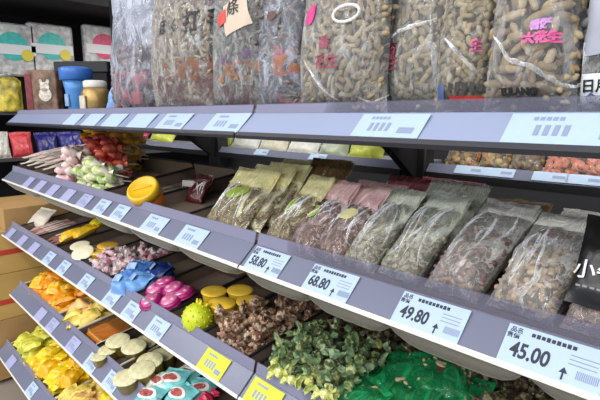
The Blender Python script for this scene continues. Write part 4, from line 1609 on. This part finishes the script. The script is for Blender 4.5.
# green twist candies
GRNW = pieces('green_candy', [(54, 78, 50), (84, 104, 56), (38, 58, 42), (120, 128, 74), (58, 66, 52)], .28, .5, 100, by='object', mottle=(150, 158, 104), mscale=110)
GRNE = plain('pale_green_end', (108, 132, 92), .3, .5, 80, var=.6, vscale=120)
pp = [twist_proto(GRNW, GRNE, .026, .0095, fan=1.6, name='leaf_candy'), twist_proto(GRNW, GRNE, .024, .0105, fan=1.4, name='leaf_candy')]
scatter(pp, 3, -.785, -.535, .65, .84, 110, .0165, 'dark green candy in pale twist wrapper beyond the tray divider', 'dark green twist candies')
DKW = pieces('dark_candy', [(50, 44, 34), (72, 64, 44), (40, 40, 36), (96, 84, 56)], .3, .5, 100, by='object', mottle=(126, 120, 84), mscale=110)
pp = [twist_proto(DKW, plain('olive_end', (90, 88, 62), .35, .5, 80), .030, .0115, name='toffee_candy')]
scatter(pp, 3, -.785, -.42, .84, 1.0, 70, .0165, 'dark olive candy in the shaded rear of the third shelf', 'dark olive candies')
# lime topped pieces among the green ones
YGC = pieces('yellow_green_candy', [(186, 190, 84), (206, 208, 120), (160, 172, 70)], .28, .5, 100, by='object', mottle=(236, 232, 180), mscale=110)
yg = twist_proto(YGC, plain('pale_lime_end', (184, 192, 110), .3, .5, 80, var=.4, vscale=120), .026, .0105, fan=1.5, name='lime_candy')
fst = True
for (px, py) in ((284, 362), (289, 370), (279, 372), (309, 380), (314, 374), (329, 388), (325, 394), (292, 380), (275, 364)):
    p = on_tray(3, px, py, .052)
    ax = Vector((random.uniform(-1, 1), random.uniform(-1, 1), .2)).normalized()
    M = frame(p, ax.orthogonal(), ax)
    if fst:
        yg.matrix_world = M
        tag(yg, 'bright yellow green twist candy on top of the dark green ones', 'candy', 'yellow green twist candies')
        fst = False
    else:
        dup(yg, M)
# green pouches
GRNP = plain('green_pouch_film', (34, 140, 82), .22, .7, 45, var=.25, vscale=18)
GRNF = film('green_clear_film', (40, 160, 96), base=.35, fold=.5, trans=(.45, .8, .6), scale=30)
NUTT = pieces('tan_crisps', [(196, 170, 124), (170, 140, 100), (214, 194, 156), (120, 96, 66)], .5, .3, 150)
gi = 0
for (px, py, up, rz_, s, lb) in ((368, 385, .03, .2, 1.0, 'green pouch of tan crisps nearest the green twist candies'), (398, 372, .035, -.3, 1.0, 'green pouch lying behind the first one under the rail'),
                                 (412, 396, .03, .1, 1.05, 'green pouch of tan crisps at the middle of its tray'), (452, 398, .02, -.2, 1.0, 'green pouch of tan crisps below the 49.80 tag'),
                                 (440, 378, .05, .5, .95, 'green pouch lying on top below the 49.80 tag'), (355, 398, .035, -.5, .9, 'green pouch in front of the one nearest the twist candies')):
    p = on_tray(3, px, py, up)
    M = frame(p, (cos(rz_), sin(rz_), .12), (-sin(rz_) * .8, .8, .35), s)
    bag(M @ Matrix.Translation((0, 0, -.06)), .125, .13, .045, NUTT, lb, GRNF, ((.03, .006),), (.024, .022), .12, .08, .86, 120 + gi, .007, name='crisp_pouch', cat='pouch', fillname='crisp_filling', group='green pouches')
    gi += 1
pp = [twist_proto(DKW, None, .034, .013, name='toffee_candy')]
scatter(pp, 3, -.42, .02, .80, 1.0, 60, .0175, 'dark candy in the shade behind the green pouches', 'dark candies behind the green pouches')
o = twist_proto(gloss('navy_candy', (44, 52, 120)), None, .03, .0125)
o.matrix_world = frame(on_tray(3, 357, 357, .05), (1, 0, 0), (.5, .6, .2))
tag(o, 'single navy wrapped candy between dark olive candies and green pouches', 'candy')

# ------------------------------------------------------------------ fourth shelf


def pouch_pile(lv, x0, x1, y0, y1, n, mats, label, group, w=.085, h=.10, t=.05, name='candy_pouch', rad=.030, film_=None, strip=True):
    protos = []
    for k, m_ in enumerate(mats):
        o = thing(name)
        P, fs = pillow(w, h, t, nu=12, nv=14, top=.10, bot=.10, amp=.009, seed=200 + k * 3 + lv)
        MB().add(P, fs, Matrix.Translation((0, 0, -h / 2))).build('wrapper', m_, o, True)
        if strip:
            P2 = [(sx * w * .28, -surf_depth(w, h, t, sx * .5, .5 + q * .14, .1, .1) - .004, q * h * .07) for q in (-1, 1) for sx in (-1, -.33, .33, 1)]
            MB().add(P2, [(0, 1, 5, 4), (1, 2, 6, 5), (2, 3, 7, 6)]).build('printed_strip', plain('pale_yellow_strip', (250, 222, 110), .3, var=.1, vscale=60), o, True)
        protos.append(o)
    pl = Pile(lv, x0, x1, y0, y1)
    used = set()
    for k in range(n):
        p = pl.drop(rad, 10, .75)
        o = protos[k % len(protos)]
        a = random.uniform(-.7, .7)
        M = frame(p, (cos(a), sin(a), random.uniform(-.2, .2)), (-sin(a), cos(a), random.uniform(.15, .7)), random.uniform(.92, 1.1))
        if o.name not in used:
            used.add(o.name)
            o.matrix_world = M
            tag(o, label, 'pouch', group)
        else:
            dup(o, M)


ORG = plain('orange_pouch', (242, 146, 14), .25, .7, 60, var=.22, vscale=25)
ORG2 = plain('amber_pouch', (248, 180, 28), .25, .7, 60, var=.2, vscale=25)
YLP = plain('yellow_pouch', (248, 206, 30), .25, .7, 60, var=.18, vscale=25)
CIT = plain('pale_citrus_pouch', (238, 204, 96), .25, .7, 60, var=.3, vscale=30)
LMP = plain('lemon_green_pouch', (206, 204, 70), .25, .7, 60, var=.2, vscale=30)
PCH = plain('peach_pouch', (240, 184, 112), .25, .7, 60, var=.3, vscale=30)
pouch_pile(4, -2.66, -2.16, .635, .95, 56, [ORG, ORG2, ORG], 'orange pouch heaped at the far end of the fourth shelf', 'orange pouches')
pouch_pile(4, -2.14, -1.94, .63, .84, 12, [CIT, PCH, CIT], 'pale citrus pouch between the orange pouches and the amber jelly', 'pale citrus pouches')
# amber jelly block in its tray
o = thing('jelly_block', frame((-1.832, .635, tray_z(4, .635) + .002), (1, 0, 0), (0, -sin(radians(8)), cos(radians(8)))))
MB().rbox((0, .14, .014), (.165, .26, .028), .02, seg=5).build('jelly', plain('amber_gel', (206, 116, 24), .12, .3, 30, var=.25, vscale=14), o, True)
MB().rbox((0, .14, .0285), (.150, .245, .002), .015, seg=5).build('film_cover', film('orange_cover', (236, 190, 110), base=.06, fold=.2, trans=(.98, .9, .75)), o)
tag(o, 'slab of amber jelly in a tray with cream rims', 'jelly')
OLV = acrylic('olive_jelly', (150, 128, 50), .8, (.8, .75, .35), .12)
lid = plain('cream_lid', (214, 208, 164), .3, .9, 45, var=.2, vscale=40)
tp = tub_proto(OLV, lid, 'jelly_tub', .042, .05)
fst = True
for (px, py, up, tx, ty, s, lb) in ((99, 357, .0, -.2, -.25, .62, 'small olive tub at the guard beside the amber jelly'), (108, 350, .0, .1, -.2, .75, 'cream lidded olive tub behind the small olive one'),
                                    (118, 341, .012, .2, -.25, .95, 'cream lidded tub lying highest beside the amber jelly'), (134, 347, .016, -.15, -.40, .95, 'cream lidded tub overlapping the highest one'),
                                    (146, 342, .0, .3, -.2, .9, 'cream lidded tub in the rear under the third rail'),
                                    (126, 378, .0, .05, -.30, .9, 'cream lidded tub at the guard in front of the teal packs'), (142, 370, .010, .15, -.3, .95, 'cream lidded tub in the middle beside the teal packs'),
                                    (150, 361, .016, .1, -.3, .95, 'cream lidded tub highest of those beside the teal packs'), (162, 355, .0, .3, -.1, .9, 'cream lidded tub furthest back beside the teal packs')):
    M = by_lid(on_tray(4, px, py, up + .052 * s), (1, .35, .05), (tx, ty, 1), s, .05)
    if fst:
        tp.matrix_world = M
        tag(tp, lb, 'tub', 'cream lidded tubs')
        fst = False
    else:
        dup(tp, M, lb)
TLW = plain('teal_wrap', (120, 200, 200), .2, .6, 60, var=.4, vscale=22)
REDO = plain('red_food_print', (168, 84, 76), .4, var=.6, vscale=110)
WHO = plain('white_oval_print', (232, 232, 226), .35)
i = 0
for (px, py, up, rz_, lb) in ((150, 398, .02, .1, 'teal pack with red picture at the guard beside the cream lidded tubs'), (172, 382, .035, .25, 'teal pack with red picture lying behind the one at the guard'), (180, 398, .03, -.15, 'teal pack with red picture in the middle of its tray'),
                              (160, 385, .025, -.2, 'whitish teal pack squeezed between cream lidded tubs and teal packs'), (200, 392, .02, .4, 'teal pack with red picture furthest along below the yellow tag'), (188, 376, .02, .1, 'rearmost teal pack under the third rail')):
    o = thing('teal_pack')
    wq, hq, tq = .11, .10, .045
    P, fs = pillow(wq, hq, tq, nu=14, nv=14, top=.08, bot=.08, amp=.005, seed=300 + i)
    CUR[:] = [300 + i, .005]
    MB().add(P, fs).build('wrapper', TLW if i != 3 else plain('pale_teal_wrap', (196, 214, 204), .25, .6, 60, var=.2), o, True)
    decal_patch(o, 0, hq * .52, wq * .74, hq * .42, wq, hq, tq, .08, .08, WHO, 'white_oval', oval=True, rot=.15, lift=.004)
    decal_patch(o, 0, hq * .52, wq * .56, hq * .26, wq, hq, tq, .08, .08, REDO, 'red_picture', oval=True, rot=.15, lift=.0055)
    o.matrix_world = frame(on_tray(4, px, py, up), (cos(rz_), sin(rz_), .15), (-sin(rz_) * .8, .8, .45), 1.0) @ Matrix.Translation((0, 0, -.05))
    tag(o, lb, 'pack', 'teal packs')
    i += 1
o = twist_proto(gloss('raspberry_wrap', (200, 50, 80)), None, .05, .02)
o.matrix_world = frame(on_tray(4, 205, 400, .04), (1, 0, 0), (.8, .4, .1))
tag(o, 'raspberry red wrapped candy beside the teal packs', 'candy')
# ------------------------------------------------------------------ lowest shelf
pouch_pile(5, -2.80, -2.56, .57, .80, 18, [LMP, LMP], 'lemon green pouch at the far end of the lowest shelf', 'lemon green pouches')
pouch_pile(5, -2.56, -2.10, .57, .88, 50, [YLP, ORG2, YLP], 'yellow pouch heaped on the lowest shelf', 'yellow pouches')
pouch_pile(5, -2.10, -1.80, .57, .88, 28, [CIT, YLP, PCH], 'pale yellow pouch on the lowest shelf below the cream lidded tubs', 'pale yellow pouches')

# ------------------------------------------------------------------ light: shop tubes over the aisle and a dim room
W = bpy.data.worlds.new('room_air')
SC.world = W
W.use_nodes = True
W.node_tree.nodes['Background'].inputs[0].default_value = (.80, .86, 1.0, 1)
W.node_tree.nodes['Background'].inputs[1].default_value = .66


def tube_light(x, y, z, lx, ly, e, col=(1, .97, .93)):
    l = bpy.data.lights.new('tube_or_fill_lamp', 'AREA')
    l.shape = 'RECTANGLE'
    l.size, l.size_y = lx, ly
    l.energy = e
    l.color = col
    o = bpy.data.objects.new('tube_or_fill_lamp', l)
    COL.objects.link(o)
    o.location = (x, y, z)
    return o


for lx_ in (-3.6, -1.8, 0.0, 1.8):
    for ly_, e_ in ((-.7, 11), (-2.2, 26), (-4.2, 38)):
        tube_light(lx_, ly_, 2.9, 1.3, .18, e_)
for lx_ in (-2.4, -.6, .8):
    tube_light(lx_, 2.1, 2.6, 1.2, .2, 22)
for lx_ in (-3.0, -2.1, -1.25, -.30):                       # unseen slim lamps added under the top boards to brighten the rear shelf
    o = tube_light(lx_, 1.04, H - .050, .70, .012, .55)
    o.rotation_euler = (radians(80), 0, 0)
SC.view_settings.view_transform = 'Standard'
SC.view_settings.look = 'None'
SC.view_settings.exposure = 0.42
SC.view_settings.gamma = 1.0
SC.view_settings.use_curve_mapping = False
SC.cycles.transparent_max_bounces = 24
SC.cycles.max_bounces = 10
